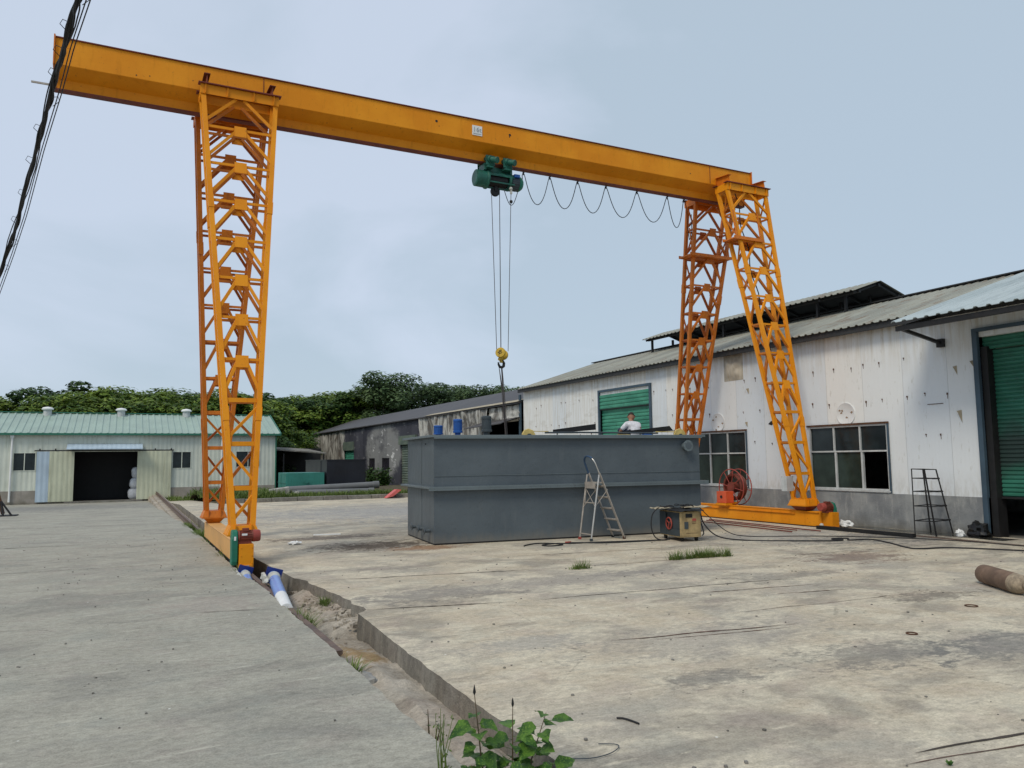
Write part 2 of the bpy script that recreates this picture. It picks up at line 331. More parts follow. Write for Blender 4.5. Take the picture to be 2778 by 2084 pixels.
def mk_burnt():
    t = NT('burnt_cladding', True); x = t.xyz()
    a = t.noise(0.35, 6, 0.65, sc=(1, 1, 2.2)); b = t.noise(1.2, 6, 0.7, sc=(1, 0.7, 1.6)); v = t.vor(1.6).outputs['Distance']
    fl = t.math('FLOOR', t.math('DIVIDE', x[1], 0.95)); w = t.n('ShaderNodeTexWhiteNoise', noise_dimensions='1D'); t.l(fl, w.inputs['W'])
    base = t.mix(w.outputs['Value'], (0.03, 0.03, 0.042), (0.065, 0.065, 0.08))
    # pale unburnt patch in the middle of the wall
    cy = t.math('DIVIDE', t.math('SUBTRACT', x[1], 49.5), 3.6); cz = t.math('DIVIDE', t.math('SUBTRACT', x[2], 2.2), 1.7)
    d = t.math('ADD', t.math('MULTIPLY', cy, cy), t.math('MULTIPLY', cz, cz)); pm = t.ramp(t.math('ADD', d, t.math('MULTIPLY', b, 1.8)), 2.3, 1.7)
    col = t.mix(t.math('MULTIPLY', pm, t.ramp(w.outputs['Value'], -0.5, 0.5)), base, (0.22, 0.22, 0.215))
    col = t.mix(t.math('MULTIPLY', t.ramp(b, 0.57, 0.62), t.math('ADD', t.math('MULTIPLY', pm, 0.7), 0.12)), col, (0.7, 0.7, 0.68))
    col = t.mix(t.math('MULTIPLY', t.ramp(a, 0.55, 0.65), 0.5), col, (0.03, 0.03, 0.04))
    t.bump(t.math('ADD', b, t.math('MULTIPLY', t.math('SINE', t.math('MULTIPLY', x[1], 2*math.pi/0.95)), 0.2)), 0.6, 0.05)
    return t.fin(col, 0.7)
M['burnt'] = mk_burnt()
def mk_crumple():
    t = NT('crumpled_scorched_sheet')
    a = t.noise(1.3, 6, 0.65, sc=(1, 1.0, 0.35), dist=1.5); b = t.noise(4, 5, 0.6, sc=(1, 1, 0.4), dist=2)
    col = t.mix(t.ramp(a, 0.40, 0.58), (0.10, 0.09, 0.08), (0.48, 0.47, 0.43)); col = t.mix(t.math('MULTIPLY', t.ramp(b, 0.55, 0.7), 0.75), col, (0.17, 0.12, 0.08))
    t.bump(a, 0.8, 0.1); return t.fin(col, 0.5)
M['crumple'] = mk_crumple()

def mk_glass(name='window_glass', tint=(0.012, 0.017, 0.019)):
    t = NT(name); a = t.noise(1.6, 4); f = t.noise(18, 3)
    col = t.mix(t.ramp(a, 0.35, 0.65), tint, tuple(Vector(tint)*1.9)); return t.fin(col, t.math('ADD', t.math('MULTIPLY', f, 0.12), 0.10), 0, 0.3)
M['glass'] = mk_glass(); M['glassm'] = mk_glass('mossy_glass', (0.018, 0.028, 0.023))

def mk_ground(name, pale, mid, dark, warm, bump=0.35, stains=(), gain=1.0, white=0.3, dk=0.6, hue=0.5):
    t = NT(name); st = (1.0, 1.35, 1)
    def shift(loc, sc=(1, 1, 1)):
        m = t.n('ShaderNodeMapping'); m.inputs['Location'].default_value = loc; m.inputs['Scale'].default_value = sc; t.l(t.co, m.inputs[0]); return m.outputs[0]
    big = t.noise(0.42, 5, 0.6, dist=0.4); med = t.noise(1.25, 8, 0.66, vec=shift((3, 9, 0), st), dist=0.35); sm = t.noise(3.2, 8, 0.70, vec=shift((8, 1, 0), (1, 1.5, 1)), dist=0.3)
    fine = t.noise(15, 7, 0.72, vec=shift((1, 1, 0), (1, 1.4, 1))); gr = t.noise(70, 4, 0.7); hu = t.noise(1.9, 5, 0.6, vec=shift((20, 5, 0)))
    col = t.mix(t.ramp(big, 0.40, 0.58), mid, warm); col = t.mix(t.ramp(med, 0.44, 0.60), col, pale)
    col = t.mix(t.math('MULTIPLY', t.ramp(sm, 0.50, 0.64), dk*0.8), col, dark)
    dk2 = t.noise(0.62, 8, 0.64, vec=shift((40, 12, 0), (1, 1.7, 1)), dist=0.5); col = t.mix(t.math('MULTIPLY', t.ramp(dk2, 0.51, 0.64), dk*1.0), col, tuple(Vector(dark)*0.9))
    col = t.mix(t.math('MULTIPLY', t.ramp(hu, 0.52, 0.64), 0.35*hue), col, (mid[0]*1.05, mid[1]*0.90, mid[2]*0.95)); col = t.mix(t.math('MULTIPLY', t.ramp(hu, 0.46, 0.36), 0.45*hue), col, (mid[0]*0.84, mid[1]*0.93, mid[2]*0.96))
    scr = t.noise(2.4, 7, 0.62, vec=shift((5, 30, 0), (0.8, 3.2, 1)), dist=0.3); col = t.mix(t.math('MULTIPLY', t.ramp(scr, 0.60, 0.68), white*1.6), col, tuple(Vector(pale)*1.15))
    for (cx, cy, rx, ry, c, amt) in stains:
        m = t.n('ShaderNodeMapping', vector_type='POINT'); m.inputs['Location'].default_value = (-cx/rx, -cy/ry, 0); m.inputs['Scale'].default_value = (1/rx, 1/ry, 0.0)
        t.l(t.co, m.inputs[0]); ln = t.n('ShaderNodeVectorMath', operation='LENGTH'); t.l(m.outputs[0], ln.inputs[0])
        mk = t.ramp(t.math('ADD', ln.outputs['Value'], t.math('MULTIPLY', t.math('ADD', sm, t.math('MULTIPLY', fine, 0.5)), 3.0)), 3.15, 2.55); col = t.mix(t.math('MULTIPLY', mk, amt), col, c)
    g1 = t.math('ADD', t.math('MULTIPLY', t.math('SUBTRACT', fine, 0.5), 1.15), t.math('MULTIPLY', t.math('SUBTRACT', gr, 0.5), 1.0))
    g1 = t.math('ADD', t.math('ADD', g1, t.math('MULTIPLY', t.math('SUBTRACT', sm, 0.5), 0.7)), 1.0*gain)
    vm = t.n('ShaderNodeVectorMath', operation='SCALE'); t.l(col, vm.inputs[0]); t.l(g1, vm.inputs['Scale']); col = vm.outputs[0]
    ck = t.vor(0.55, 'DISTANCE_TO_EDGE', vec=None).outputs['Distance']; ckn = t.ramp(t.math('ADD', ck, t.math('MULTIPLY', t.math('SUBTRACT', fine, 0.5), 0.05)), 0.006, 0.0)
    col = t.mix(t.math('MULTIPLY', ckn, t.math('MULTIPLY', t.ramp(big, 0.54, 0.60), 0.35)), col, tuple(Vector(dark)*0.5))
    sp = t.ramp(t.vor(4.3).outputs['Distance'], 0.045, 0.025); col = t.mix(t.math('MULTIPLY', sp, t.ramp(med, 0.47, 0.53)), col, (0.04, 0.035, 0.03))
    sp2 = t.ramp(t.vor(2.7).outputs['Distance'], 0.030, 0.018); col = t.mix(t.math('MULTIPLY', sp2, 0.9), col, (0.75, 0.74, 0.7))
    h = t.math('ADD', t.math('ADD', t.math('MULTIPLY', sm, 0.6), t.math('MULTIPLY', fine, 0.7)), t.math('MULTIPLY', gr, 0.35)); t.bump(h, bump, 0.04)
    return t.fin(col, 0.88, spec=0.2)
M['yard'] = mk_ground('yard_concrete', (0.58, 0.52, 0.405), (0.40, 0.362, 0.30), (0.255, 0.23, 0.195), (0.50, 0.43, 0.325),
    stains=[(4.3, 14.6, 1.6, 1.1, (0.085, 0.065, 0.05), 0.95), (3.9, 16.6, 1.8, 0.7, (0.10, 0.08, 0.07), 0.8), (5.0, 13.7, 1.0, 0.5, (0.26, 0.14, 0.07), 0.8),
            (10.3, 8.8, 1.3, 0.8, (0.17, 0.12, 0.10), 0.7), (8.2, 6.0, 0.9, 0.35, (0.16, 0.14, 0.12), 0.7), (5.6, 4.5, 1.2, 0.5, (0.17, 0.165, 0.155), 0.6),
            (6.7, 4.2, 1.2, 0.5, (0.16, 0.16, 0.155), 0.6), (3.9, 4.6, 0.6, 0.25, (0.17, 0.16, 0.15), 0.6), (6.4, 9.2, 0.8, 0.25, (0.17, 0.165, 0.16), 0.7), (13.6, 10.5, 3.5, 1.3, (0.15, 0.145, 0.14), 0.75),
            (9.0, 24.0, 9.0, 6.0, (0.30, 0.295, 0.29), 0.85), (12.0, 12.0, 3.0, 1.2, (0.27, 0.265, 0.26), 0.6), (3.4, 8.9, 1.4, 0.6, (0.21, 0.195, 0.175), 0.75), (5.2, 9.1, 3.6, 0.5, (0.33, 0.30, 0.26), 0.7), (4.6, 5.6, 1.6, 0.7, (0.34, 0.31, 0.27), .6), (9.3, 4.4, 2.0, 0.8, (0.26, 0.25, 0.23), .6), (3.2, 6.2, 0.8, 0.4, (0.33, 0.31, 0.28), .6), (7.9, 7.9, 1.4, 0.35, (0.25, 0.23, 0.2), .6)])
M['slab'] = mk_ground('grey_slab_concrete', (0.37, 0.355, 0.30), (0.315, 0.303, 0.26), (0.225, 0.217, 0.195), (0.335, 0.32, 0.27), dk=.5, white=0.62,
    stains=[(0.9, 9.6, 0.8, 0.8, (0.36, 0.32, 0.28), 0.6), (-4, 42, 9, 6, (0.17, 0.17, 0.17), 0.6)])
M['trench'] = mk_ground('trench_mortar', (0.50, 0.45, 0.38), (0.38, 0.34, 0.285), (0.20, 0.175, 0.145), (0.43, 0.37, 0.30), bump=0.9,
    stains=[(2.0, 7.3, 0.22, 0.8, (0.33, 0.21, 0.08), 0.8), (1.75, 13.0, 0.5, 3.0, (0.05, 0.045, 0.035), 0.8)])
M['twall_shaded'] = mk_ground('shaded_trench_wall_concrete', (0.27, 0.25, 0.215), (0.20, 0.185, 0.16), (0.11, 0.10, 0.085), (0.24, 0.21, 0.17), bump=0.7)  # concrete darkened in colour to stand in for shade on the trench wall
M['kerb'] = mk_ground('old_kerb_concrete', (0.24, 0.23, 0.21), (0.18, 0.17, 0.155), (0.09, 0.085, 0.075), (0.2, 0.19, 0.16))
M['soil'] = mk_ground('soil', (0.12, 0.10, 0.07), (0.09, 0.075, 0.05), (0.05, 0.045, 0.03), (0.10, 0.09, 0.05))
M['crack'] = paint('crack_dirt', (0.07, 0.055, 0.045), 0.95, var=0.4, streak=False, scale=3)
M['joint'] = paint('joint_rust_line', (0.13, 0.075, 0.055), 0.95, var=0.4, streak=False, scale=3)
M['puddle'] = paint('wet_gutter', (0.06, 0.06, 0.055), 0.08, var=0.4, streak=False, scale=3)

def mk_leaf(name, c1, c2, c3, sc=0.5, rough=0.55, trans=0.25):
    t = NT(name); a = t.noise(sc, 3); b = t.noise(sc*7, 2)
    oi = t.n('ShaderNodeObjectInfo').outputs['Random']
    col = t.mix(t.ramp(a, 0.35, 0.65), c1, c2); col = t.mix(t.math('MULTIPLY', t.ramp(b, 0.5, 0.72), 0.8), col, c3)
    col = t.mix(t.math('MULTIPLY', oi, 0.35), col, tuple(Vector(c1)*0.75))
    t.fin(col, rough, spec=0.25)
    tr = t.n('ShaderNodeBsdfTranslucent'); t.inp(tr.inputs[0], col); ms = t.n('ShaderNodeMixShader'); ms.inputs[0].default_value = trans
    t.l(t.b.outputs[0], ms.inputs[1]); t.l(tr.outputs[0], ms.inputs[2]); t.l(ms.outputs[0], t.out.inputs[0]); return t.m
M['leafY'] = mk_leaf('yellowish_foliage', (0.05, 0.11, 0.02), (0.17, 0.25, 0.035), (0.29, 0.33, 0.06))
M['leafD'] = mk_leaf('dark_foliage', (0.03, 0.07, 0.02), (0.07, 0.13, 0.03), (0.12, 0.19, 0.05))
M['leafG'] = mk_leaf('grey_green_foliage', (0.055, 0.10, 0.04), (0.125, 0.19, 0.08), (0.20, 0.27, 0.13))
M['grass'] = mk_leaf('grass_blades', (0.09, 0.15, 0.03), (0.17, 0.24, 0.06), (0.34, 0.32, 0.14), 3)
M['sapling'] = mk_leaf('sapling_leaf', (0.03, 0.085, 0.018), (0.10, 0.21, 0.03), (0.19, 0.31, 0.05), 14, 0.4)

# ------------------------------------------------------------------ ground
g = MB(); 
N = 24
def terr(u, v):
    x = -400+900*u; y = -60+900*v; return (x, y, -0.72)
g.grid(terr, N, N); struct('ground', g, M['soil'])
def sl(y): return 0 if y < 18 else -0.55*((y-18)/32.0) if y < 50 else -0.55
def edge_x(y): return 1.57+0.085/(1+math.exp((y-11.6)*3))+0.025*noise.noise(Vector((0, y*1.7, 0)))+0.03*noise.noise(Vector((3, y*9, 0)))+0.03*max(0, noise.noise(Vector((8, y*2.3, 0)))-.25)
g = MB()
ys = [-6+0.12*i for i in range(int(30/0.12))]+[24+0.6*i for i in range(45)]
vs = []; xs = [None, 1.2, 0.4, -1.5, -5, -12, -25, -60]
for y in ys:
    for k, x in enumerate(xs):
        xx = (edge_x(y) if y < 26 else edge_x(26)-0.10) if k == 0 else x
        vs.append((xx, y, sl(y)+(0.004*noise.noise(Vector((xx, y*0.8, 0))) if 0 < k else -0.006)))
n = len(xs); g.add(vs, [(j*n+i, (j+1)*n+i, (j+1)*n+i+1, j*n+i+1) for j in range(len(ys)-1) for i in range(n-1)])
# slab side
vs = []
for y in ys:
    x = edge_x(y) if y < 26 else edge_x(26)-0.10
    vs += [(x, y, sl(y)-0.006), (x+0.008*noise.noise(Vector((1, y*5, 2))), y, sl(y)-0.1), (x-0.01, y, sl(y)-0.36)]
g.add(vs, [(j*3+i, j*3+i+1, (j+1)*3+i+1, (j+1)*3+i) for j in range(len(ys)-1) for i in range(2)])
apron = struct('concrete_apron', g, M['slab'])
# yard on the right
def yard_edge(y):
    pts = [(-6, 2.10), (3.7, 2.12), (5.1, 2.14), (6.6, 2.19), (8.35, 2.27), (8.42, 2.40), (9.5, 2.36), (11.1, 2.22), (11.2, 2.16), (14, 2.00), (16, 1.98), (60, 1.98)]
    for (a, b), (c, d) in zip(pts, pts[1:]):
        if y <= c: x = b+(d-b)*(y-a)/(c-a); break
    amp = 0.05 if 8.4 < y < 11.15 else 0.016
    return x+amp*noise.noise(Vector((5, y*4, 0)))+amp*0.5*noise.noise(Vector((5, y*17, 0)))
def zyard(x, y): return 0 if y < 33 else -0.5*min(1, (y-33)/15)
ys2 = [-6+0.10*i for i in range(400)]+[34+1.0*i for i in range(17)]
xs = [None, 2.6, 3.3, 6, 9, 12, 13.86]; n = len(xs); g = MB(); vs = []
for y in ys2:
    for k, x in enumerate(xs):
        xx = yard_edge(y) if k == 0 else x
        if y > 33.2 and k > 2: xx = 3.3+0.001*k
        vs.append((xx, y, zyard(xx, y)+(-0.008+0.006*noise.noise(Vector((0, y*11, 0))) if k == 0 else 0)))
g.add(vs, [(j*n+i, j*n+i+1, (j+1)*n+i+1, (j+1)*n+i) for j in range(len(ys2)-1) for i in range(n-1)])
vs = []
for y in ys2:
    x = yard_edge(y); rub = 1 if 8.4 < y < 11.15 else 0
    vs += [(x, y, zyard(x, y)-0.008), (x-0.004+0.012*noise.noise(Vector((9, y*7, 0))), y, zyard(x, y)-0.10), (x-0.012, y, zyard(x, y)-0.2), (x-0.02, y, zyard(x, y)-0.40)]
gw = MB(); gw.add(vs, [(j*4+i, (j+1)*4+i, (j+1)*4+i+1, j*4+i+1) for j in range(len(ys2)-1) for i in range(3)]); struct('trench_wall', gw, M['twall_shaded'])
# strip beyond the right-hand rail
g.box(14.24, 15.2, 9.0, 33, -0.3, -0.012); g.box(13.86, 15.2, -6, 9.0, -0.3, -0.004); g.box(13.86, 14.24, 9.0, 33, -0.4, -0.13)
yard = struct('yard', g, M['yard'])
yard['label'] = 'beige weathered concrete yard'
# trench floor
def tr(u, v):
    y = -6+66*v if False else -6+38*v
    xl, xr = edge_x(min(y, 26))-0.02, yard_edge(y)+0.03; x = xl+(xr-xl)*u
    z = -0.29+0.02*noise.noise(Vector((x*6, y*3, 0)))+0.008*noise.noise(Vector((x*25, y*12, 0)))
    if y < 12: z += 0.05*max(0, u-0.35)
    if y < 8.3: z += .085*min(1, (8.3-y)/1.5)
    if 8.3 < y < 11.25:
        k = min(1, (y-8.3)/0.25, (11.25-y)/0.35); z += k*max(0, (u-0.30))*0.21+k*0.05*noise.noise(Vector((x*5, y*4, 7)))
    if y < 8.4: z += 0.07*min(1, (8.4-y)/1.2)*max(0, 1-abs(u-0.5)*2.6)**.7+.02*noise.noise(Vector((x*9, y*7, 3)))*min(1, (8.4-y))
    return (x, y, z)
g = MB(); g.grid(tr, 22, 520); struct('rail_trench', g, M['trench'])
# joints and cracks laid on the slabs
def jline(p, q, w, m, parent, name, z=0.004, wob=0.03, zf=None):
    p, q = Vector((p[0], p[1])), Vector((q[0], q[1])); L = (q-p).length; k = max(3, int(L/0.07)); nrm = Vector((-(q-p).y, (q-p).x))/L
    vs = []
    for i in range(k+1):
        c = p+(q-p)*i/k+nrm*wob*noise.noise(Vector((i*0.13, p.x*3, p.y)))
        ww = w*(0.35+0.65*abs(noise.noise(Vector((i*0.5, q.x, 3))))*2)*min(1, 4*min(i+0.3, k-i+0.3)/k)
        zz = z+(zf(c.y) if zf else 0)
        vs += [(c.x-nrm.x*ww/2, c.y-nrm.y*ww/2, zz), (c.x+nrm.x*ww/2, c.y+nrm.y*ww/2, zz)]
    b = MB(); b.add(vs, [(2*i, 2*i+1, 2*i+3, 2*i+2) for i in range(k)]); return obj(name, b, m, parent, smooth=False)
for a, b, w, m in [((2.3, 10.75), (5.6, 10.13), .022, 'crack'), ((5.6, 10.13), (9.3, 9.86), .018, 'joint'), ((5.2, 11.8), (10.5, 11.1), .018, 'joint'), ((2.3, 8.42), (4.0, 8.03), .03, 'crack'),
                   ((4.0, 8.03), (8.2, 7.69), .02, 'crack'), ((3.84, 5.92), (5.82, 5.65), .026, 'joint'), ((4.2, 5.78), (5.7, 5.55), .012, 'joint'), ((5.97, 7.45), (7.9, 7.2), .02, 'joint'),
                   ((6.84, 6.94), (7.87, 6.78), .018, 'joint'), ((3.85, 2.96), (4.85, 2.87), .03, 'crack'), ((3.64, 2.87), (4.75, 2.74), .015, 'joint'), ((9.6, 6.35), (10.9, 6.9), .02, 'joint'),
                   ((9.0, 9.5), (13.8, 9.2), .016, 'crack'), ((2.2, 20.2), (13.8, 20.1), .03, 'crack'), ((2.2, 26.0), (13.8, 25.8), .03, 'crack'), ((5.4, 6.35), (8.4, 6.2), .01, 'joint')]:
    jline(a, b, w*1.5, M[m], yard, 'joint')
for a, b, w in [((-5, 18.0), (-0.2, 17.87), .05), ((0.7, 9.16), (1.55, 8.95), .022), ((-1.3, 9.13), (-0.65, 9.04), .018), ((-5, 13.95), (1.5, 13.68), .018), ((-4, 25), (1.5, 24.6), .04), ((-6, 33), (1.3, 32.7), .05), ((0.1, 11.4), (1.55, 11.2), .01)]:
    jline(a, b, w, M['crack'], apron, 'joint', zf=sl, z=0.008)
# rails
def rail(x, y0, y1, z, label, zf=lambda y: 0):
    prof = [(-.05, 0), (.05, 0), (.05, .012), (.012, .025), (.012, .085), (.032, .1), (.032, .13), (-.032, .13), (-.032, .1), (-.012, .085), (-.012, .025), (-.05, .012)]
    b = MB(); b.prism(prof, (x, y0, z), (1, 0, 0), (0, 0, 1), (0, y1-y0, 0)); return tag(obj('crane_rail', b, M['rail'], smooth=False), label, 'rail')
rail(1.72, 6.9, 53.5, -0.165, 'rusty crane rail running along the open trench beside the grey slab')
rail(14.04, 6, 27, -0.13, 'crane rail beside the white warehouse wall, under the right-hand beam')
g = MB(); g.box(1.50, 1.98, 24.5, 53, -0.75, -0.22); g.box(1.34, 1.50, 33, 53.2, -0.75, -0.30); g.box(1.30, 1.36, 47, 53.4, -0.8, -0.42)
struct('rail_plinth', g, M['trench'])
g = MB(); g.box(1.69, 1.75, 53.3, 53.36, -0.2, 0.32); tag(obj('stop_post', g, M['black']), 'short black stop post at the far end of the left rail', 'post')
g = MB()
g.grid(lambda u, v: (3.3+12*u, 32.5+15.5*v, -0.02+0.17*min(1, v*20)+0.07*noise.noise(Vector((u*9, v*9, 0)))-0.75*max(0, v-0.72)/0.28*(1 if True else 0)), 60, 50)
struct('verge', g, M['soil'])
g = MB(); 
for i in range(11):
    x0 = 3.3+i*1.02; h = 0.17+0.03*noise.noise(Vector((i*1.3, 0, 0))); g.box(x0, x0+1.0, 32.42+0.02*noise.noise(Vector((i*3.1, 1, 0))), 32.6, -0.1, h)
struct('kerb', g, M['kerb'], bevel=0.02)
g = MB(); g.box(11.6, 15.0, 31.6, 31.9, -0.1, 0.24); g.box(11.6, 11.9, 31.9, 32.6, -0.1, 0.22); struct('low_kerb', g, M['kerb'], bevel=0.02)
g = MB(); g.grid(lambda u, v: (14.50+0.46*u+0.03*math.sin(v*30), 7.2+5.6*v, -0.006), 2, 40); struct('gutter_water', g, M['puddle'])

# ------------------------------------------------------------------ gantry crane
YC = 15.48; XL, XR = 1.72, 14.04
crane = thing('gantry_crane', 'orange-yellow gantry crane with lattice legs spanning the yard', 'gantry crane', (7.9, YC, 0))
g = MB()
prof = [(-.35, 9.015), (-.35, 8.54), (-.055, 8.395), (-.055, 8.225), (.055, 8.225), (.055, 8.395), (.35, 8.54), (.35, 9.015)]
g.prism([(a, z) for a, z in prof], (-1.30, YC, 0), (0, 1, 0), (0, 0, 1), (15.90, 0, 0))
girder = obj('girder', g, M['yellow'], crane, smooth=False, bevel=0.006)
g = MB(); g.box(-1.30, 14.6, YC-.375, YC+.375, 9.017, 9.035); g.box(-1.32, 14.62, YC-.075, YC+.075, 8.195, 8.223)
obj('flange', g, M['rustred'], girder, smooth=False)
for x0, x1 in ((-1.325, -1.303), (14.603, 14.625)):
    g = MB(); g.prism([(-.39, 9.06), (-.39, 8.52), (-.08, 8.385), (-.08, 8.23), (.08, 8.23), (.08, 8.385), (.39, 8.52), (.39, 9.06)], (x0, YC, 0), (0, 1, 0), (0, 0, 1), (x1-x0, 0, 0))
    obj('end_plate', g, M['orange'], girder, smooth=False)
g = MB(); g.beam((-1.31, YC-.1, 8.25), (-1.66, YC-.1, 8.25), .03, .03); obj('stub_bar', g, M['alu'], girder)
for x in (2.2, 13.23):
    g = MB(); g.box(x-.006, x+.006, YC-.357, YC-.349, 8.55, 9.04); obj('seam', g, M['rustred'], girder)
for x, z, r in ((5.77, 8.82, .028), (7.52, 8.82, .028), (7.51, 8.775, .014), (0.93, 8.70, .008), (-0.02, 8.60, .012), (0.2, 8.63, .01), (5.83, 8.72, .009), (12.6, 8.72, .014), (13.9, 8.68, .02), (14.0, 8.66, .014)):
    g = MB(); g.cyl((x, YC-.353, z), (x, YC-.349, z), r, n=16); obj('hole', g, M['black'], girder)
g = MB(); g.box(6.60, 6.835, YC-.362, YC-.352, 8.665, 8.885); sign = obj('capacity_plate', g, M['white'], girder, smooth=False, label='white plate reading 16t on the girder')
def text_part(body, size, loc, m, parent, name='lettering', rot=(R(90), 0, 0)):
    cu_ = bpy.data.curves.new('txt', 'FONT'); cu_.body = body; cu_.size = size; cu_.extrude = 0.002; cu_.resolution_u = 2
    to = bpy.data.objects.new('txt', cu_); COL.objects.link(to); bpy.context.view_layer.update()
    me = bpy.data.meshes.new_from_object(to.evaluated_get(bpy.context.evaluated_depsgraph_get())); bpy.data.objects.remove(to)
    mt = Matrix.Rotation(rot[2], 4, 'Z') @ Matrix.Rotation(rot[0], 4, 'X'); me.transform(mt)
    me.materials.clear(); me.materials.append(m); o = bpy.data.objects.new(name, me); COL.objects.link(o)
    me.transform(Matrix.Translation(Vector(loc)-wloc(parent))); o.parent = parent; return o
text_part('16t', 0.155, (6.612, YC-.366, 8.745), M['ltgrey'], girder)
g = MB()
for i in range(7): g.box(6.625+i*.028, 6.625+i*.028+.018, YC-.366, YC-.361, 8.69, 8.712)
obj('small_print', g, M['ltgrey'], girder)

LEV = [0.082, 0.177, 0.271, 0.365, 0.458, 0.551, 0.646, 0.737, 0.831, 0.924]
ZT, ZB = 8.28, 0.60
def lpt(Xc, sgn, t, sx, outer):
    yo = (0.78+(2.36-0.78)*t) if outer else (0.44+(2.03-0.44)*t)
    return Vector((Xc+sx*(0.635+(0.145-0.635)*t), YC+sgn*yo, ZT+(ZB-ZT)*t))
def build_leg(Xc, sgn, label, mchord, mbr):
    br = MB(); inn = MB(); W1 = .052; brs = {True: br, False: inn}
    up = (0, 1, 0.2)
    for outer in (True, False):
        br = brs[outer if sgn < 0 else not outer]
        L = lambda t, s: lpt(Xc, sgn, t, s, outer)
        mid = lambda t: (L(t, -1)+L(t, 1))/2
        for s in (-1, 1): br.beam(mid(0.0)+Vector((s*.07, 0, 0)), L(0.068, s), W1, W1, up)
        for i, t in enumerate(LEV):
            br.beam(L(t, -1), L(t, 1), .03 if i < 7 else .04, .045 if i < 7 else .07, (0, 0, 1))
            if i < 7:
                tn = LEV[i+1]-0.018
                for s in (-1, 1): br.beam(mid(t+0.004)+Vector((s*.07, 0, 0)), L(tn, s), W1, W1, up)
        tt = LEV[7:]+[1.0]
        for i in range(3):
            s = 1 if (i % 2 == 0) == outer else -1
            br.beam(L(tt[i]+.012, s), L(tt[i+1]-.012, -s), .045, .045, up)
    br = brs[False]
    for s in (-1, 1):                       # narrow side faces: struts and zigzag
        for i, t in enumerate(LEV): br.beam(lpt(Xc, sgn, t, s, True), lpt(Xc, sgn, t, s, False), .04, .04)
        tt = [0.0]+LEV+[1.0]
        for i in range(len(tt)-1): br.beam(lpt(Xc, sgn, tt[i], s, i % 2 == 0), lpt(Xc, sgn, tt[i+1], s, i % 2 == 1), .03, .03)
    leg = obj('leg', brs[True], mchord, crane, smooth=False, label=label); obj('inner_lattice', inn, mbr, leg, smooth=False)
    for outer in (True, False):
        for s in (-1, 1):
            g = MB(); g.beam(lpt(Xc, sgn, -0.02, s, outer), lpt(Xc, sgn, 1.01, s, outer), .082, .075, (0, 1, 0))
            for t in (0.262, 0.752) if outer else (0.30,):
                a, b = lpt(Xc, sgn, t, s, outer), lpt(Xc, sgn, t+0.03, s, outer); g.beam(a, b, .098, .092, (0, 1, 0))
            obj('chord', g, mchord, leg, smooth=False)
        for t in LEV[:7]:
            c = (lpt(Xc, sgn, t, -1, outer)+lpt(Xc, sgn, t, 1, outer))/2; d = (lpt(Xc, sgn, t+.02, 1, outer)-lpt(Xc, sgn, t, 1, outer)); d.x = 0; d.normalize()
            c = c+d*0.04+Vector((0, sgn*(.028 if outer else -.028), 0)); g = MB()
            g.obox(c, (.105, 0, 0), d*.105, Vector((0, .006, 0))); obj('gusset_plate', g, mchord, leg, smooth=False)
    # head frame
    g = MB(); y0, y1 = sorted((YC+sgn*.84, YC+sgn*.39)); x0, x1 = Xc-.69, Xc+.69
    for ya, yb in ((y0, y0+.02), (y1-.02, y1)): g.box(x0, x1, ya, yb, 8.275, 8.45)
    for xa in (x0+.01, x1-.03): g.box(xa, xa+.02, y0+.022, y1-.022, 8.275, 8.448)
    for xa in (x0+.08, x0+.46, x0+.92, x1-.1):
        g.box(xa, xa+.012, y0-.035, y0-.001, 8.28, 8.445)
        g.box(xa, xa+.012, y1+.001, y1+.035, 8.28, 8.445)
    hf = obj('head_frame', g, mchord, leg, smooth=False)
    g = MB(); g.box(x0-.04, x1+.04, y0-.05, y0+.09, 8.453, 8.470); g.box(x0-.04, x1+.04, y1-.09, y1+.05, 8.453, 8.470)
    for k in range(5): g.cyl((x0+.02+k*.05, y0+.02, 8.47), (x0+.02+k*.05, y0+.02, 8.492), .014, n=8); g.cyl((x1-.02-k*.05, y0+.02, 8.47), (x1-.02-k*.05, y0+.02, 8.492), .014, n=8)
    obj('bolted_plate', g, M['rustred'], leg, smooth=False)
    # foot
    g = MB(); fy = YC+sgn*2.195
    g.add([(Xc-.19, fy-.22, .60), (Xc+.19, fy-.22, .60), (Xc+.19, fy+.22, .60), (Xc-.19, fy+.22, .60), (Xc-.24, fy-.26, .47), (Xc+.24, fy-.26, .47), (Xc+.24, fy+.26, .47), (Xc-.24, fy+.26, .47)],
          [(0, 1, 2, 3), (0, 4, 5, 1), (1, 5, 6, 2), (2, 6, 7, 3), (3, 7, 4, 0)])
    for sx in (-.12, .12): g.box(Xc+sx-.008, Xc+sx+.008, fy-.265, fy+.265, .47, .62)
    g.box(Xc-.25, Xc+.25, fy-.27, fy+.27, .447, .468)
    obj('foot_plate', g, mchord, leg, smooth=False)
    g = MB(); g.add([(Xc-.2, fy-.22, .446), (Xc+.2, fy-.22, .446), (Xc+.2, fy+.22, .446), (Xc-.2, fy+.22, .446), (Xc-.11, fy-.15, .345), (Xc+.11, fy-.15, .345), (Xc+.11, fy+.15, .345), (Xc-.11, fy+.15, .345)],
          [(0, 4, 5, 1), (1, 5, 6, 2), (2, 6, 7, 3), (3, 7, 4, 0), (4, 7, 6, 5)]); obj('foot_funnel', g, M['orange'] if Xc < 8 else M['rustred'], leg, smooth=False)
    return leg
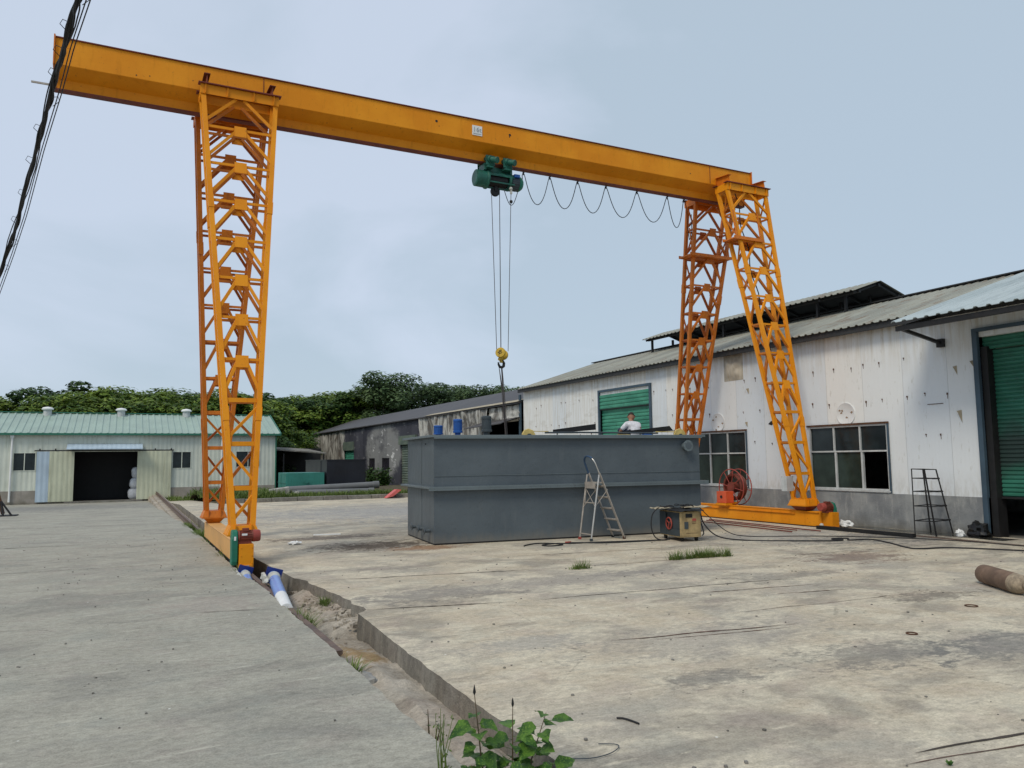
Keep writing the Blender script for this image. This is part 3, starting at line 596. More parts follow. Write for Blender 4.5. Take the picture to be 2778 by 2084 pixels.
legs = [build_leg(XL, -1, 'nearer left lattice leg', M['yellow'], M['brace']), build_leg(XL, 1, 'farther left lattice leg', M['orange'], M['fbrace_shaded']),
        build_leg(XR, -1, 'nearer right lattice leg', M['yellow'], M['brace']), build_leg(XR, 1, 'farther right lattice leg', M['orange'], M['fbrace_shaded'])]  # farther legs get darker orange and bracing so they look shaded
for Xc in (XL, XR):                       # bracket beams across the girder
    for s in (-1, 1):
        x = Xc+s*.58; g = MB()
        for sg in (-1, 1):
            ya, yb = YC+sg*.355, YC+sg*.80
            g.prism([(0, 8.472), (0, 8.70), (abs(yb-ya), 8.66), (abs(yb-ya)+.03, 8.472)], (x-.006, ya, 0), (0, sg, 0), (0, 0, 1), (.012, 0, 0))
            g.beam((x, ya, 8.712), (x, yb+sg*.03, 8.668), .11, .012)
            g.box(x-.055, x+.055, min(ya, yb), max(ya, yb), 8.4715, 8.484)
        g.box(x-.05, x+.05, YC-.356, YC+.356, 8.56, 8.66)
        obj('bracket_beam', g, M['orange'] if Xc > 8 else M['rustred'], crane, smooth=False)
# work platforms on the right legs
for (x0, x1, y0, y1, z) in ((13.25, 14.65, 16.02, 16.48, 6.92), (13.25, 14.2, 14.35, 14.75, 6.93)):
    g = MB(); g.box(x0, x1, y0, y1, z, z+.03); g.box(x0-.01, x1+.01, y0-.015, y0-.001, z-.01, z+.07); g.box(x0-.01, x1+.01, y1+.001, y1+.015, z-.01, z+.07)
    for xx in (x0+.08, x1-.08): g.beam((xx, y0, z), (xx, y0+.1, z+.75), .025, .025)
    obj('work_platform', g, M['orange'], crane, smooth=False)
# end trucks
for Xc, m, mend, y0, y1, lab in ((XL, M['tan'], M['yellow'], 13.02, 18.25, 'left wheel beam'), (XR, M['yellow'], M['yellow'], 12.7, 18.25, 'right wheel beam')):
    g = MB(); g.box(Xc-.12, Xc+.12, y0, y1, .015, .335)
    g.box(Xc-.135, Xc+.135, y0+.5, y1-.3, .336, .345)
    if Xc > 8: g.box(Xc-.155, Xc-.1205, y0+.75, y1-.3, .26, .27); g.box(Xc-.155, Xc-.1205, y0+.05, y0+.6, .318, .33)
    tk = obj('end_truck', g, m, crane, smooth=False, bevel=0.006, label=lab)
    g = MB(); g.box(Xc-.095, Xc+.115, y0-.28, y0-.002, -.045, .34); g.box(Xc-.08, Xc+.10, y0-.292, y0-.281, .0, .03)
    for zz in (.05, .17, .29): g.cyl((Xc-.07, y0-.29, zz), (Xc-.07, y0-.281, zz), .01, n=8); g.cyl((Xc+.09, y0-.29, zz), (Xc+.09, y0-.281, zz), .01, n=8)
    obj('wheel_housing', g, mend, tk, smooth=False, bevel=0.008)
    for yy in (y0-.12, y1-.25):
        g = MB(); g.cyl((Xc-.04, yy, .07), (Xc+.05, yy, .07), .15, n=24); obj('wheel', g, M['rust'], tk)
    g = MB(); g.box(Xc-.03, Xc+.05, y0-.31, y0-.293, -.03, .025); obj('buffer_plate', g, M['alu'], tk, smooth=False)
    g = MB(); g.box(Xc-.115, Xc+.115, y0+.1, y1-.1, -.05, .0145); obj('underside', g, M['black'], tk, smooth=False)
    # drive: green chain case, motor, fan cowl
    s = -1 if Xc < 8 else 1; yd = y0-.10; cx = Xc+s*(.155 if Xc < 8 else .09)
    g = MB(); pr = [(-.10, .02), (-.12, .08), (-.12, .42), (-.08, .53), (.0, .56), (.08, .53), (.11, .44), (.10, .08), (.07, .02)]
    g.prism(pr, (cx-.045, yd, 0.0), (0, 1, 0), (0, 0, 1), (.09, 0, 0)); gb = obj('chain_case', g, M['greenm2'], tk, smooth=False, bevel=0.012)
    if Xc < 8:
        g = MB(); g.box(cx-.015, cx+.015, yd-.128, yd-.1215, .40, .46); obj('nameplate', g, M['white'], gb, smooth=False)
    g = MB(); m0 = cx-s*.05; m1 = cx-s*.27; ax = (-s, 0, 0)
    g.lathe((m0, yd-.03, .455), ax, [(0, .085), (.02, .10), (.03, .085), (.2, .085), (.22, .092)], 24)
    for k in range(18):
        a = k*2*math.pi/18; g.box(min(m0-s*.03, m0-s*.2), max(m0-s*.03, m0-s*.2), yd-.03+.088*math.cos(a)-.004, yd-.03+.088*math.cos(a)+.004, .455+.088*math.sin(a)-.004, .455+.088*math.sin(a)+.004)
    g.box(min(m0-s*.07, m0-s*.16), max(m0-s*.07, m0-s*.16), yd-.09, yd+.02, .53, .575); g.box(min(m0, m0-s*.2), max(m0, m0-s*.2), yd-.09, yd+.04, .33, .39)
    g.add([(min(m0, m0-s*.2), yd-.1, .345), (max(m0, m0-s*.2), yd-.1, .345), (max(m0, m0-s*.2), yd+.05, .345), (min(m0, m0-s*.2), yd+.05, .345), (m0-s*.1, yd-.02, .45)], [(0, 1, 4), (1, 2, 4), (2, 3, 4), (3, 0, 4)])
    mo = obj('drive_motor', g, M['rustred'], tk)
    g = MB(); g.lathe((m0-s*.222, yd-.03, .455), ax, [(0, .094), (.09, .092), (.11, .08), (.112, .05)], 24); obj('fan_cowl', g, M['redfan'], mo)
    if Xc < 8:
        g = MB(); g.box(m0+.05, m0+.13, yd-.122, yd-.118, .47, .50); obj('nameplate', g, M['white'], mo, smooth=False)
# cable reel on the right truck
reel = obj('reel_frame', MB().box(13.78, 14.0, 15.62, 16.0, .348, .40).box(14.0, 14.26, 15.70, 15.92, .347, .42), M['yellow'], crane, smooth=False, label='red cable reel standing on the right wheel beam')
g = MB(); g.box(13.80, 14.05, 15.62, 15.98, .405, .70); obj('drive_box', g, paint('orange_red_box', (0.62, 0.09, 0.03), .5, scale=3, dirt=(.3, .12, .02), damt=.6), reel, smooth=False, bevel=.008)
g = MB(); g.cyl((13.79, 15.8, .56), (13.798, 15.8, .56), .04); obj('shaft_cover', g, M['black'], reel)
rc = Vector((14.3, 15.82, .80))
g = MB(); g.cyl((14.05, 15.82, .62), (14.42, 15.82, .74), .05); g.cyl((14.14, rc.y, rc.z), (14.44, rc.y, rc.z), .13, n=24); obj('hub', g, M['rustred'], reel)
for x in (14.16, 14.42):
    g = MB(); pts = [Vector((x, rc.y+.46*math.cos(a*math.pi/20), rc.z+.46*math.sin(a*math.pi/20))) for a in range(40)]; g.tube(pts, .014, 6, closed=True)
    for k in range(8):
        a = k*math.pi/4+.2; g.tube([(x, rc.y+.1*math.cos(a), rc.z+.1*math.sin(a)), (x, rc.y+.46*math.cos(a), rc.z+.46*math.sin(a))], .010, 6)
    obj('reel_ring', g, M['redfan'], reel)
g = MB()
for k in range(6):
    for q in range(2):
        rr = .30+.028*q; x = 14.20+.036*k; g.tube([Vector((x, rc.y+rr*math.cos(a*math.pi/18), rc.z+rr*math.sin(a*math.pi/18))) for a in range(36)], .017, 5, closed=True)
obj('wound_cable', g, M['rustred'], reel)
g = MB(); g.box(13.70, 13.90, 13.45, 13.62, .78, 1.12); obj('control_box', g, M['wframe'], crane, smooth=False)
g = MB(); pts = [lpt(XR, -1, t, -0.4, True)+Vector((0.05*math.sin(t*40), .15, 0)) for t in [i/40 for i in range(41)]]; g.tube(pts, .014, 5); obj('leg_cable', g, M['rubber'], crane)

# ------------------------------------------------------------------ hoist
H = thing('electric_hoist', 'dark green electric hoist hanging under the crane girder', 'hoist', (7.45, YC, 7.85))
g = MB(); g.lathe((6.80, YC, 7.85), (1, 0, 0), [(0, .135), (.0, .15), (.02, .185), (.25, .19), (.27, .215), (.30, .215), (.31, .19)], 28); obj('gear_case', g, M['greenm'], H)
g = MB(); g.lathe((7.11, YC, 7.85), (1, 0, 0), [(0, .135)]+[(.02+.012*k, .145+.006*(k % 2)) for k in range(36)]+[(.47, .135)], 24); obj('rope_drum', g, M['black'], H)
g = MB()
for a in (60, 120, -60, -120, 180): g.beam((7.10, YC+.18*math.sin(R(a)), 7.85+.18*math.cos(R(a))), (7.72, YC+.18*math.sin(R(a)), 7.85+.18*math.cos(R(a))), .03, .03)
g.grid(lambda u, v: (7.10+.62*u, YC-.19*math.sin(R(-75+150*v)), 7.85+.19*math.cos(R(-75+150*v))), 1, 10)
obj('drum_frame', g, M['greenm'], H)
g = MB(); g.lathe((7.60, YC, 7.85), (1, 0, 0), [(0, .19), (.02, .195), (.05, .195), (.06, .13)], 28); obj('drum_flange', g, M['greenm'], H)
g = MB(); g.lathe((7.66, YC, 7.85), (1, 0, 0), [(0, .13), (.02, .165), (.20, .165)], 24)
for k in range(20):
    a = k*math.pi/10; g.box(7.68, 7.84, YC+.166*math.cos(a)-.006, YC+.166*math.cos(a)+.006, 7.85+.166*math.sin(a)-.006, 7.85+.166*math.sin(a)+.006)
obj('lift_motor', g, M['dgrey'], H)
g = MB(); g.lathe((7.86, YC, 7.85), (1, 0, 0), [(0, .172), (.05, .17), (.11, .12), (.13, .05)], 24); obj('motor_cap', g, M['greenm2'], H)
g = MB(); g.box(7.70, 7.84, YC-.21, YC-.09, 7.93, 8.0); obj('terminal_box', g, M['blue'], H, smooth=False, bevel=.006)
g = MB(); g.prism([(7.0, 7.99), (7.02, 8.16), (7.22, 8.18), (7.30, 8.12), (7.45, 8.12), (7.52, 8.18), (7.66, 8.16), (7.68, 7.98)], (0, YC-.06, 0), (1, 0, 0), (0, 0, 1), (0, .12, 0))
g.box(6.98, 7.03, YC-.15, YC+.15, 8.02, 8.17); g.box(7.62, 7.67, YC-.15, YC+.15, 8.0, 8.17); obj('suspension_frame', g, M['greenm'], H, smooth=False)
for x in (7.03, 7.46):
    g = MB(); g.box(x-.05, x+.17, YC-.235, YC-.215, 8.1, 8.32); g.box(x-.05, x+.17, YC+.215, YC+.235, 8.1, 8.32); g.box(x-.02, x+.14, YC-.24, YC+.24, 8.05, 8.09)
    for xx in (x, x+.12):
        for s in (-1, 1): g.cyl((xx, YC+s*.12, 8.265), (xx, YC+s*.21, 8.265), .055, n=16)
    tr_ = obj('trolley', g, M['greenm'], H)
    g = MB(); g.lathe((x+.03, YC-.20, 8.245), (.50, -.80, -.30), [(0, .06), (.03, .085), (.07, .085), (.08, .055), (.10, .055), (.105, .062), (.21, .062), (.215, .072), (.25, .072), (.255, .06), (.245, .05), (.246, .015)], 22); obj('travel_motor', g, M['greenm'], tr_)
g = MB(); g.lathe((7.31, YC-.03, 7.60), (0, 1, 0), [(0, .1), (.02, .11), (.03, .095), (.05, .095), (.06, .11), (.08, .1)], 24); g.box(7.28, 7.34, YC-.05, YC+.07, 7.60, 7.72); obj('sheave', g, M['black'], H)
g = MB(); g.box(7.585, 7.625, YC-.23, YC-.19, 7.52, 7.6); g.sphere((7.60, YC-.21, 7.64), .04); obj('limit_switch', g, M['film'], H)
g = MB(); g.sphere((7.60, YC-.21, 7.34), .04, 8, 6); obj('limit_weight', g, M['black'], H)
for a, b in (((7.20, YC-.03, 7.60), (7.28, YC-.05, 4.0)), ((7.415, YC, 7.66), (7.395, YC-.02, 4.0)), ((7.44, YC+.05, 7.70), (7.425, YC+.03, 4.0)), ((7.60, YC-.21, 7.52), (7.575, YC-.02, 3.98))):
    g = MB(); g.tube([a, b], .0075, 6); obj('wire_rope', g, M['rope'], H)
g = MB(); pts = [Vector((7.47+.37*u, YC-.1, 7.68-.38*math.sin(math.pi*u)*1.0)) for u in [i/20 for i in range(21)]]; g.tube(pts, .008, 6); obj('cable_loop', g, M['rubber'], H)
HB = obj('hook_block', MB().cyl((7.36, YC, 3.80), (7.47, YC+.05, 3.78), .035, n=12).box(7.39, 7.45, YC-.02, YC+.04, 3.72, 3.9), M['ydisc'], H)
for c, d in (((7.355, YC-.09, 3.93), 1), ((7.49, YC+.06, 3.90), 1)):
    ax = Vector((-.62, -.75, .12)).normalized(); g = MB(); g.lathe(Vector(c)+ax*.03, -ax, [(0, .09), (.0, .105), (.012, .113), (.045, .113), (.06, .10)], 28); sp_ = obj('sheave_cover', g, M['ydisc'], HB)
    if c[0] < 7.4:
        e1 = ax.cross(Vector((0, 0, 1))).normalized(); e2 = e1.cross(ax).normalized(); g = MB(); cc = Vector(c)+ax*.033
        for k, (o1, o2, l) in enumerate(((-.0, .045, .03), (.01, .012, .05), (-.005, -.02, .04))): g.obox(cc+e1*o1+e2*o2, (e1*.94-e2*.34)*l*-1, (e2*.94+e1*.34)*.007, ax*.003)
        obj('painted_mark', g, M['black'], sp_, smooth=False)
g = MB(); hp = [(0, .20), (0, .13), (.035, .09), (.07, .03), (.06, -.04), (.01, -.075), (-.045, -.06), (-.075, -.005), (-.085, .055)]
g.tube([Vector((7.415+a*.9, YC, 3.68+b*.9)) for a, b in hp], [.018, .02, .026, .032, .034, .034, .03, .024, .014], 10); obj('hook', g, M['black'], HB)
SL = thing('lifting_sling', 'black wire sling hanging from the crane hook down to the grey tank', 'sling', (7.4, YC, 3.6))
for k, (a, b, c) in enumerate((((7.36, YC, 3.60), (7.37, YC-.1, 3.1), (7.33, YC-.35, 2.06)), ((7.375, YC+.02, 3.58), (7.40, YC-.1, 3.05), (7.35, YC-.3, 2.06)), ((7.42, YC, 3.58), (7.40, YC-.1, 3.1), (7.42, YC-.2, 2.06)), ((7.435, YC, 3.58), (7.43, YC-.1, 3.1), (7.425, YC-.25, 2.06)))):
    g = MB(); g.tube([a, b, c], .008 if k != 2 else .013, 6); obj('sling_leg', g, M['rope'], SL)
FS = thing('festoon_cable', 'black power cable looped along the underside of the girder', 'cable', (10, YC, 8.2))
hx = [7.93, 8.03, 8.72, 9.48, 10.28, 11.19, 12.12, 12.65]
g = MB(); pts = [Vector((7.95, YC-.1, 7.95)), Vector((7.97, YC-.05, 8.06))]
for i in range(1, len(hx)-1):
    x0, x1 = hx[i], hx[i+1]; sag = .71 if i < 6 else .76
    for k in range(21):
        u = k/20; w = ((1-math.cos(2*math.pi*u))/2)**0.88
        pts.append(Vector((x0+(x1-x0)*(u-.075*math.sin(2*math.pi*u)), YC, 8.15-sag*w)))
pts += [Vector((12.72, YC, 8.0)), Vector((12.9, YC+.2, 7.55)), Vector((13.2, YC+.5, 7.3)), Vector((13.45, YC+.7, 7.5)), Vector((13.5, YC+.75, 8.1))]
g.tube(pts, .0095, 6); obj('cable', g, M['rubber'], FS)
for x in hx[1:]:
    g = MB(); g.box(x-.006, x+.006, YC-.012, YC+.012, 8.09, 8.184); g.cyl((x, YC-.03, 8.15), (x, YC+.03, 8.15), .016, n=8); obj('hanger', g, M['black'], FS)

# ------------------------------------------------------------------ walls with openings
def wall_x(mb, x0, x1, y0, y1, z0, z1, ops):
    yy = sorted({y0, y1, *[o[0] for o in ops], *[o[1] for o in ops]}); zz = sorted({z0, z1, *[o[2] for o in ops], *[o[3] for o in ops]})
    yy = [y for y in yy if y0 <= y <= y1]; zz = [z for z in zz if z0 <= z <= z1]
    for a, b in zip(yy, yy[1:]):
        for c, d in zip(zz, zz[1:]):
            my, mz = (a+b)/2, (c+d)/2
            if any(o[0] < my < o[1] and o[2] < mz < o[3] for o in ops): continue
            mb.box(x0, x1, a, b, c, d)
def wall_y(mb, y0, y1, x0, x1, z0, z1, ops):
    t = MB(); wall_x(t, y0, y1, x0, x1, z0, z1, ops); mb.add([(v[1], v[0], v[2]) for v in t.v], [f[::-1] for f in t.f])
def corrugated(mb, p0, along, up, n, per=0.2, h=0.03, thick=0.012, nrm=(0, 0, 1)):
    # sheet starting at p0, n ribs along 'along', spanning vector up
    p0, along, up, nrm = Vector(p0), Vector(along).normalized(), Vector(up), Vector(nrm).normalized()
    prof = []
    for i in range(n):
        for a, b in ((0, 0), (.55, 0), (.66, h), (.88, h)): prof.append(((i+a)*per, b))
    prof.append((n*per, 0))
    vs = [p0+along*a+nrm*b for a, b in prof]; m = len(vs); v2 = [v+up for v in vs]; v3 = [v-nrm*thick for v in vs]; v4 = [v-nrm*thick for v in v2]
    f = []
    for i in range(m-1): f += [(i, i+1, m+i+1, m+i), (2*m+i, 3*m+i, 3*m+i+1, 2*m+i+1), (i, 2*m+i, 2*m+i+1, i+1), (m+i, m+i+1, 3*m+i+1, 3*m+i)]
    mb.add(vs+v2+v3+v4, f)
def shutter(name, x, y0, y1, z0, z1, m, parent, pitch=.085):
    g = MB(); k = int((z1-z0)/pitch)
    prof = []
    for i in range(k):
        z = z0+(z1-z0)*i/k; p = (z1-z0)/k
        prof += [(0, z), (-.022, z+p*.25), (-.022, z+p*.7), (0, z+p*.9)]
    prof.append((0, z1)); m_ = len(prof)
    g.add([(x+a, y0, z) for a, z in prof]+[(x+a, y1, z) for a, z in prof], [(i, m_+i, m_+i+1, i+1) for i in range(m_-1)])
    return obj(name, g, m, parent, smooth=False)

# ------------------------------------------------------------------ white warehouse
WH = thing('white_warehouse', 'long white clad warehouse with green roller shutters and a low pitched roof', 'warehouse', (15.05, 16, 0))
X0 = 15.05
win2, win1 = (11.77, 13.97, .80, 2.275), (16.15, 18.35, .80, 2.275)
gd, bd = (20.41, 23.34, 0, 3.79), (5.2, 9.59, -.02, 3.88)
g = MB(); wall_x(g, X0, X0+.12, 3.0, 29.3, .74, 4.56, [win2, win1, gd, bd])
wall = obj('wall', g, M['wwall'], WH, smooth=False)
g = MB(); g.box(22.2, 22.3, 3, 29.3, -.1, 4.4)
for yy in (29.19, 3.01): g.prism([(X0+.13, 0), (X0+.13, 4.5), (18.7, 5.72), (22.19, 4.4), (22.19, 0)], (0, yy, 0), (1, 0, 0), (0, 0, 1), (0, .1, 0))
g.box(X0+.13, 22.2, 3, 29.3, -.16, -.02)
obj('rear_wall', g, M['plinth'], WH, smooth=False)
g = MB(); wall_x(g, X0-.035, X0+.15, 3.0, 29.3, -.1, .738, [(20.41, 23.34, -.1, .739), (5.2, 9.59, -.1, .739)]); obj('plinth', g, M['plinth'], WH, smooth=False)
# roof
def roofsheet(name, xe, ze, xr, zr, y0, y1, m, parent, per=.21, lift=0.0):
    up = Vector((xr-xe, 0, zr-ze)); nr = Vector((-(zr-ze), 0, abs(xr-xe))).normalized()
    if xr < xe: nr = Vector(((zr-ze), 0, abs(xr-xe))).normalized()
    g = MB(); corrugated(g, (xe, y0, ze+lift), (0, 1, 0), up, int((y1-y0)/per), per, .028, .01, nr); return obj(name, g, m, parent, smooth=False)
zr = 5.78; sl_ = (zr-4.50)/(18.7-14.75)
rf = roofsheet('roof', 14.75, 4.50, 18.7, zr, 3.0, 29.45, M['wroof'], WH)
roofsheet('roof', 22.4, 4.55, 18.72, zr, 3.0, 29.45, M['wroof'], WH)
roofsheet('roof_overhang', 13.62, zr-sl_*(18.6-13.62)-.012, 18.6, zr-sl_*0.1, 3.0, 10.45, M['broof'], WH, lift=.05, per=.24)['label'] = 'pale blue newer roof sheets overhanging the big door'
g = MB(); g.box(14.80, 14.86, 3, 29.35, 4.36, 4.50); g.box(14.87, 15.04, 3, 29.3, 4.40, 4.44); obj('eave_purlin', g, M['under'], rf, smooth=False)
g = MB(); g.box(18.55, 18.85, 3, 29.45, zr-.01+.03, zr+.05); obj('ridge_cap', g, M['under'], rf, smooth=False)
g = MB()
for y in [29.3-.35*k for k in range(8)]: pass
g.beam((13.72, 10.4, 4.08), (13.72, 3, 4.08), .06, .1); g.beam((13.75, 10.37, 4.10), (15.04, 10.37, 3.86), .06, .06); g.beam((13.74, 10.3, 4.1), (14.9, 10.3, 4.42), .05, .08); g.box(14.96, 15.045, 10.3, 10.44, 3.78, 3.95)
obj('overhang_strut', g, M['black'], WH, smooth=False)
# ridge monitor
mon = thing('x', '', '', (0, 0, 0)); bpy.data.objects.remove(mon)
g = MB(); nr = Vector((-.34, 0, 1.0)).normalized()
corrugated(g, (17.69, 14.57, 6.07), (0, 1, 0), (1.01, 0, .34), 45, .218, .028, .01, nr); corrugated(g, (19.71, 14.57, 6.07), (0, 1, 0), (-1.01, 0, .34), 45, .218, .028, .01, Vector((.34, 0, 1)).normalized())
mon = obj('roof_monitor', g, M['wroof'], WH, smooth=False, label='raised ventilation roof on dark posts along the ridge')
g = MB()
for x0, z0, x1, z1 in ((17.71, 6.045, 18.69, 6.375), (19.69, 6.045, 18.71, 6.375)): g.add([(x0, 14.6, z0), (x1, 14.6, z1), (x1, 24.35, z1), (x0, 24.35, z0)], [(0, 1, 2, 3)])
for x in (17.9, 18.7, 19.5): g.box(x-.04, x+.04, 14.62, 24.3, (6.02 if x != 18.7 else 6.25), (6.09 if x != 18.7 else 6.34))
for k in range(9): 
    y = 14.7+1.19*k; g.beam((17.75, y, 6.02), (18.7, y, 6.33), .05, .06); g.beam((19.65, y, 6.02), (18.7, y, 6.33), .05, .06)
obj('lining', g, M['under'], mon, smooth=False)
for y in (24.2, 20.2, 16.2, 15.2):
    for x in (18.02, 19.0):
        g = MB(); zz = zr-abs(x-18.7)*sl_; g.box(x-.035, x+.035, y-.035, y+.035, zz, 6.12); obj('post', g, M['black'], mon, smooth=False)
# windows
def window(y0, y1, z0, z1, openl=False):
    fr = MB(); x = X0+.03; t = .035; ym = [y0+(y1-y0)*k/3 for k in range(4)]; zt = z0+(z1-z0)*.595
    for a, b in ((y0, y0+t), (y1-t, y1)): fr.box(x-.05, x+.02, a, b, z0, z1)
    for a, b in ((z0, z0+t), (z1-t, z1)): fr.box(x-.052, x+.022, y0+t, y1-t, a, b)
    fr.box(x-.049, x+.019, y0+t, y1-t, zt-t/2, zt+t/2)
    for y in ym[1:3]: fr.box(x-.045, x+.015, y-t/2, y+t/2, zt+t/2, z1-t)
    low = [y-.03 for y in ym[1:3]] if openl else ym[1:3]
    for y in low: fr.box(x-.045, x+.015, y-t*.7, y+t*.7, z0+t, zt-t/2)
    f = obj('window', fr, M['wframe'], WH, smooth=False)
    for k in range(3):
        g = MB(); g.box(x-.005, x+.002, ym[k]+.012, ym[k+1]-.012, zt, z1-.02); obj('pane', g, M['glass'], f, smooth=False)
        if openl and k == 0: continue
        g = MB(); g.box(x-.007, x, ym[k]+.012, ym[k+1]-.012, z0+.02, zt-.02); obj('pane', g, M['glassm'], f, smooth=False)
    s = MB(); s.box(x-.09, x+.0, y0-.03, y1+.03, z0-.035, z0-.002); obj('sill', s, M['wframe'], f, smooth=False)
    s = MB(); s.box(x-.075, x-.052, y0-.05, y1+.05, z1+.002, z1+.045); obj('drip_strip', s, M['rust'], f, smooth=False)
    s = MB(); s.box(x-.07, x-.052, y0-.045, y0-.002, z0-.05, z1+.001); obj('edge_trim', s, M['bluetrim'], f, smooth=False)
window(*win2, openl=True); window(*win1)
for (yc, zc, r) in ((17.25, 2.55, .27), (12.86, 2.545, .265)):
    g = MB(); g.lathe((X0-.001, yc, zc), (-1, 0, 0), [(0, r), (.018, r), (.02, r-.015), (.012, r-.03), (.014, .0)], 36); vc = obj('vent_cover', g, M['white'], WH)
    g = MB()
    g2 = MB(); rr = random.Random(int(yc))
    for k in range(5):
        a = rr.uniform(0, 6.28); q = rr.uniform(.3, .85)*r; cy, cz = yc+q*math.cos(a), zc+q*math.sin(a); pts = [(cy+rr.uniform(.015, .05)*math.cos(b), cz+rr.uniform(.01, .035)*math.sin(b)) for b in [i*math.pi/4 for i in range(8)]]
        g2.add([(X0-.0175, a1, b1) for a1, b1 in pts], [tuple(range(8))])
    obj('rust_patch', g2, paint('rust_patch_'+str(int(yc)), (.32, .22, .14), .9), vc, smooth=False)
# shutters
frm = MB(); y0, y1, _, z1 = gd
frm.box(X0-.06, X0+.1, y0-.09, y0, 0, z1+.1); frm.box(X0-.06, X0+.1, y1, y1+.09, 0, z1+.1); frm.box(X0-.061, X0+.1, y0-.09, y1+.09, z1+.101, z1+.18)
fd = obj('roller_shutter', frm, M['bluetrim'], WH, smooth=False, label='green roller shutter behind the worker')
shutter('curtain', X0+.08, y0, y1, .0, z1-.5, M['shutter'], fd, .12); shutter('housing', X0-.01, y0, y1, z1-.5, z1, M['shutter'], fd, .11)
g = MB(); g.box(X0-.02, X0+.06, y0, y1, z1-.53, z1-.5); obj('bottom_rail', g, M['black'], fd, smooth=False)
frm = MB(); y0, y1, _, z1 = bd
frm.box(X0-.08, X0+.13, y1, y1+.10, -.02, z1+.10); frm.box(X0-.081, X0+.13, y0, y1+.10, z1+.10, z1+.17)
fd = obj('roller_shutter', frm, M['bluetrim'], WH, smooth=False, label='large sooty roller shutter, half raised, at the right edge')
shutter('curtain', X0+.22, y0, y1-.12, .76, z1-.25, M['shutterD'], fd, .082); shutter('housing', X0+.12, y0, y1, z1-.25, z1+.16, M['shutterD'], fd, .082)
g = MB(); g.box(X0+.02, X0+.30, y1-.13, y1-.001, -.02, z1-.2); g.box(X0+.13, X0+.26, y0, y1-.14, .72, .76); obj('guide', g, M['black'], fd, smooth=False)
# clips with rust runs
clipM = MB(); clipM.box(15.05-.02, 15.05, 16-.010, 16.010, -.012, .02); clipM.box(15.05-.004, 15.05, 16-.005, 16.005, -.07, -.0125)
cp = obj('clip', clipM, M['rust'], WH, smooth=False); cp.location = (X0-15.05, 10-16, 2.9); first = True
rr = random.Random(3); cnt = 0
for zrow in (3.62, 2.83, 1.95, 2.35):
    y = 9.9
    while y < 28.5 and cnt < 95:
        y += rr.choice((.33, .42, .5, .62)); z = zrow+rr.uniform(-.05, .05)+(0.06 if y > 20 else 0)
        if rr.random() < .25: continue
        if zrow == 2.35 and not 18.5 < y < 20.2 and not y > 23.6: continue
        if zrow == 1.95 and (win2[0]-.05 < y < win2[1]+.05 or win1[0]-.05 < y < win1[1]+.05): continue
        if gd[0]-.15 < y < gd[1]+.15 and z < 4: continue
        if abs(z-2.55) < .3 and (abs(y-17.25) < .3 or abs(y-12.86) < .3): continue
        c = cp if first else cp.copy()
        if not first: COL.objects.link(c); c.parent = WH
        first = False; c.location = (0-.001, y-16, z); c.scale = (1, rr.uniform(.7, 1.3), rr.uniform(.5, 1.5)); cnt += 1
# torn and dented sheets
def dent(y, z, w, h, m, name, seed=0, amp=.08):
    def f(u, v):
        e = math.sin(math.pi*u)*math.sin(math.pi*v); yy = y+(u-.5)*w; zz = z+(v-.5)*h
        return (X0-.004-e*amp*(.5+abs(noise.noise(Vector((yy*3, zz*3, seed))))*1.5), yy, zz)
    g = MB(); g.grid(f, 18, 14); return obj(name, g, m, WH)
dent(16.55, 4.05, .75, .75, paint('stained_dented_sheet', (.50, .46, .38), .5, var=.25, dirt=(.35, .28, .18), damt=.7, scale=4), 'dented_sheet', 2, .10)
g = MB(); 
for (y, z, w) in ((10.6, 2.62, .35),): g.box(X0-.012, X0-.001, y-w/2, y+w/2, z, z+.012)
obj('scratch', g, M['rust'], WH, smooth=False)
g = MB(); g.add([(X0-.01, 15.32, 2.42), (X0-.02, 15.2, 2.50), (X0-.01, 15.1, 2.45), (X0-.005, 15.2, 2.38)], [(0, 1, 2, 3)]); obj('tear', g, M['black'], WH)
def peel(y, z, s=1):
    g = MB(); g.add([(X0-.002, y-.02, z-.25*s), (X0-.05, y+.03*s, z-.05*s), (X0-.06, y+.05*s, z), (X0-.002, y-.02, z+.02)], [(0, 1, 2, 3)]); return g
for y, z, s in ((10.06, 2.45, 1), (10.1, 3.35, .7), (16.0, 3.4, .6), (16.1, 2.5, .5), (9.75, 3.42, .5)): obj('bent_edge', peel(y, z, s), M['cardboard'], WH)

# ------------------------------------------------------------------ burnt warehouse
BW = thing('burnt_warehouse', 'fire-blackened warehouse with a dark roof beyond the white one', 'warehouse', (15.05, 50, 0))
s1, s2 = (56.6, 59.3, -.2, 3.0), (42.8, 45.7, -.25, 3.05)
w_ = [(48.0, 49.6, .2, 1.75), (51.2, 52.6, .2, 1.75)]
g = MB(); wall_x(g, X0, X0+.15, 42.0, 59.3, -.5, 3.95, [s1, s2]+w_); 
obj('wall', g, M['burnt'], BW, smooth=False)
g = MB(); g.box(X0+.16, 22, 69.7, 69.8, -.5, 3.95); g.box(X0+.16, 22, 29.46, 29.5, -.5, 3.95); g.box(21.9, 22, 29.5, 69.7, -.5, 3.95); g.prism([(X0, 3.95), (18.6, 5.05), (22, 3.95)], (0, 69.6, 0), (1, 0, 0), (0, 0, 1), (0, .15, 0)); obj('end_wall', g, M['burnt'], BW, smooth=False)
def cr1(u, v):
    y = 59.3+10.5*u; z = -.5+4.5*v; return (X0-.05+.16*noise.noise(Vector((y*.9, z*.35, 0)))+.07*noise.noise(Vector((y*2.5, z*.8, 4))), y, z)
g = MB(); g.grid(cr1, 90, 24); obj('crumpled_wall', g, M['crumple'], BW)
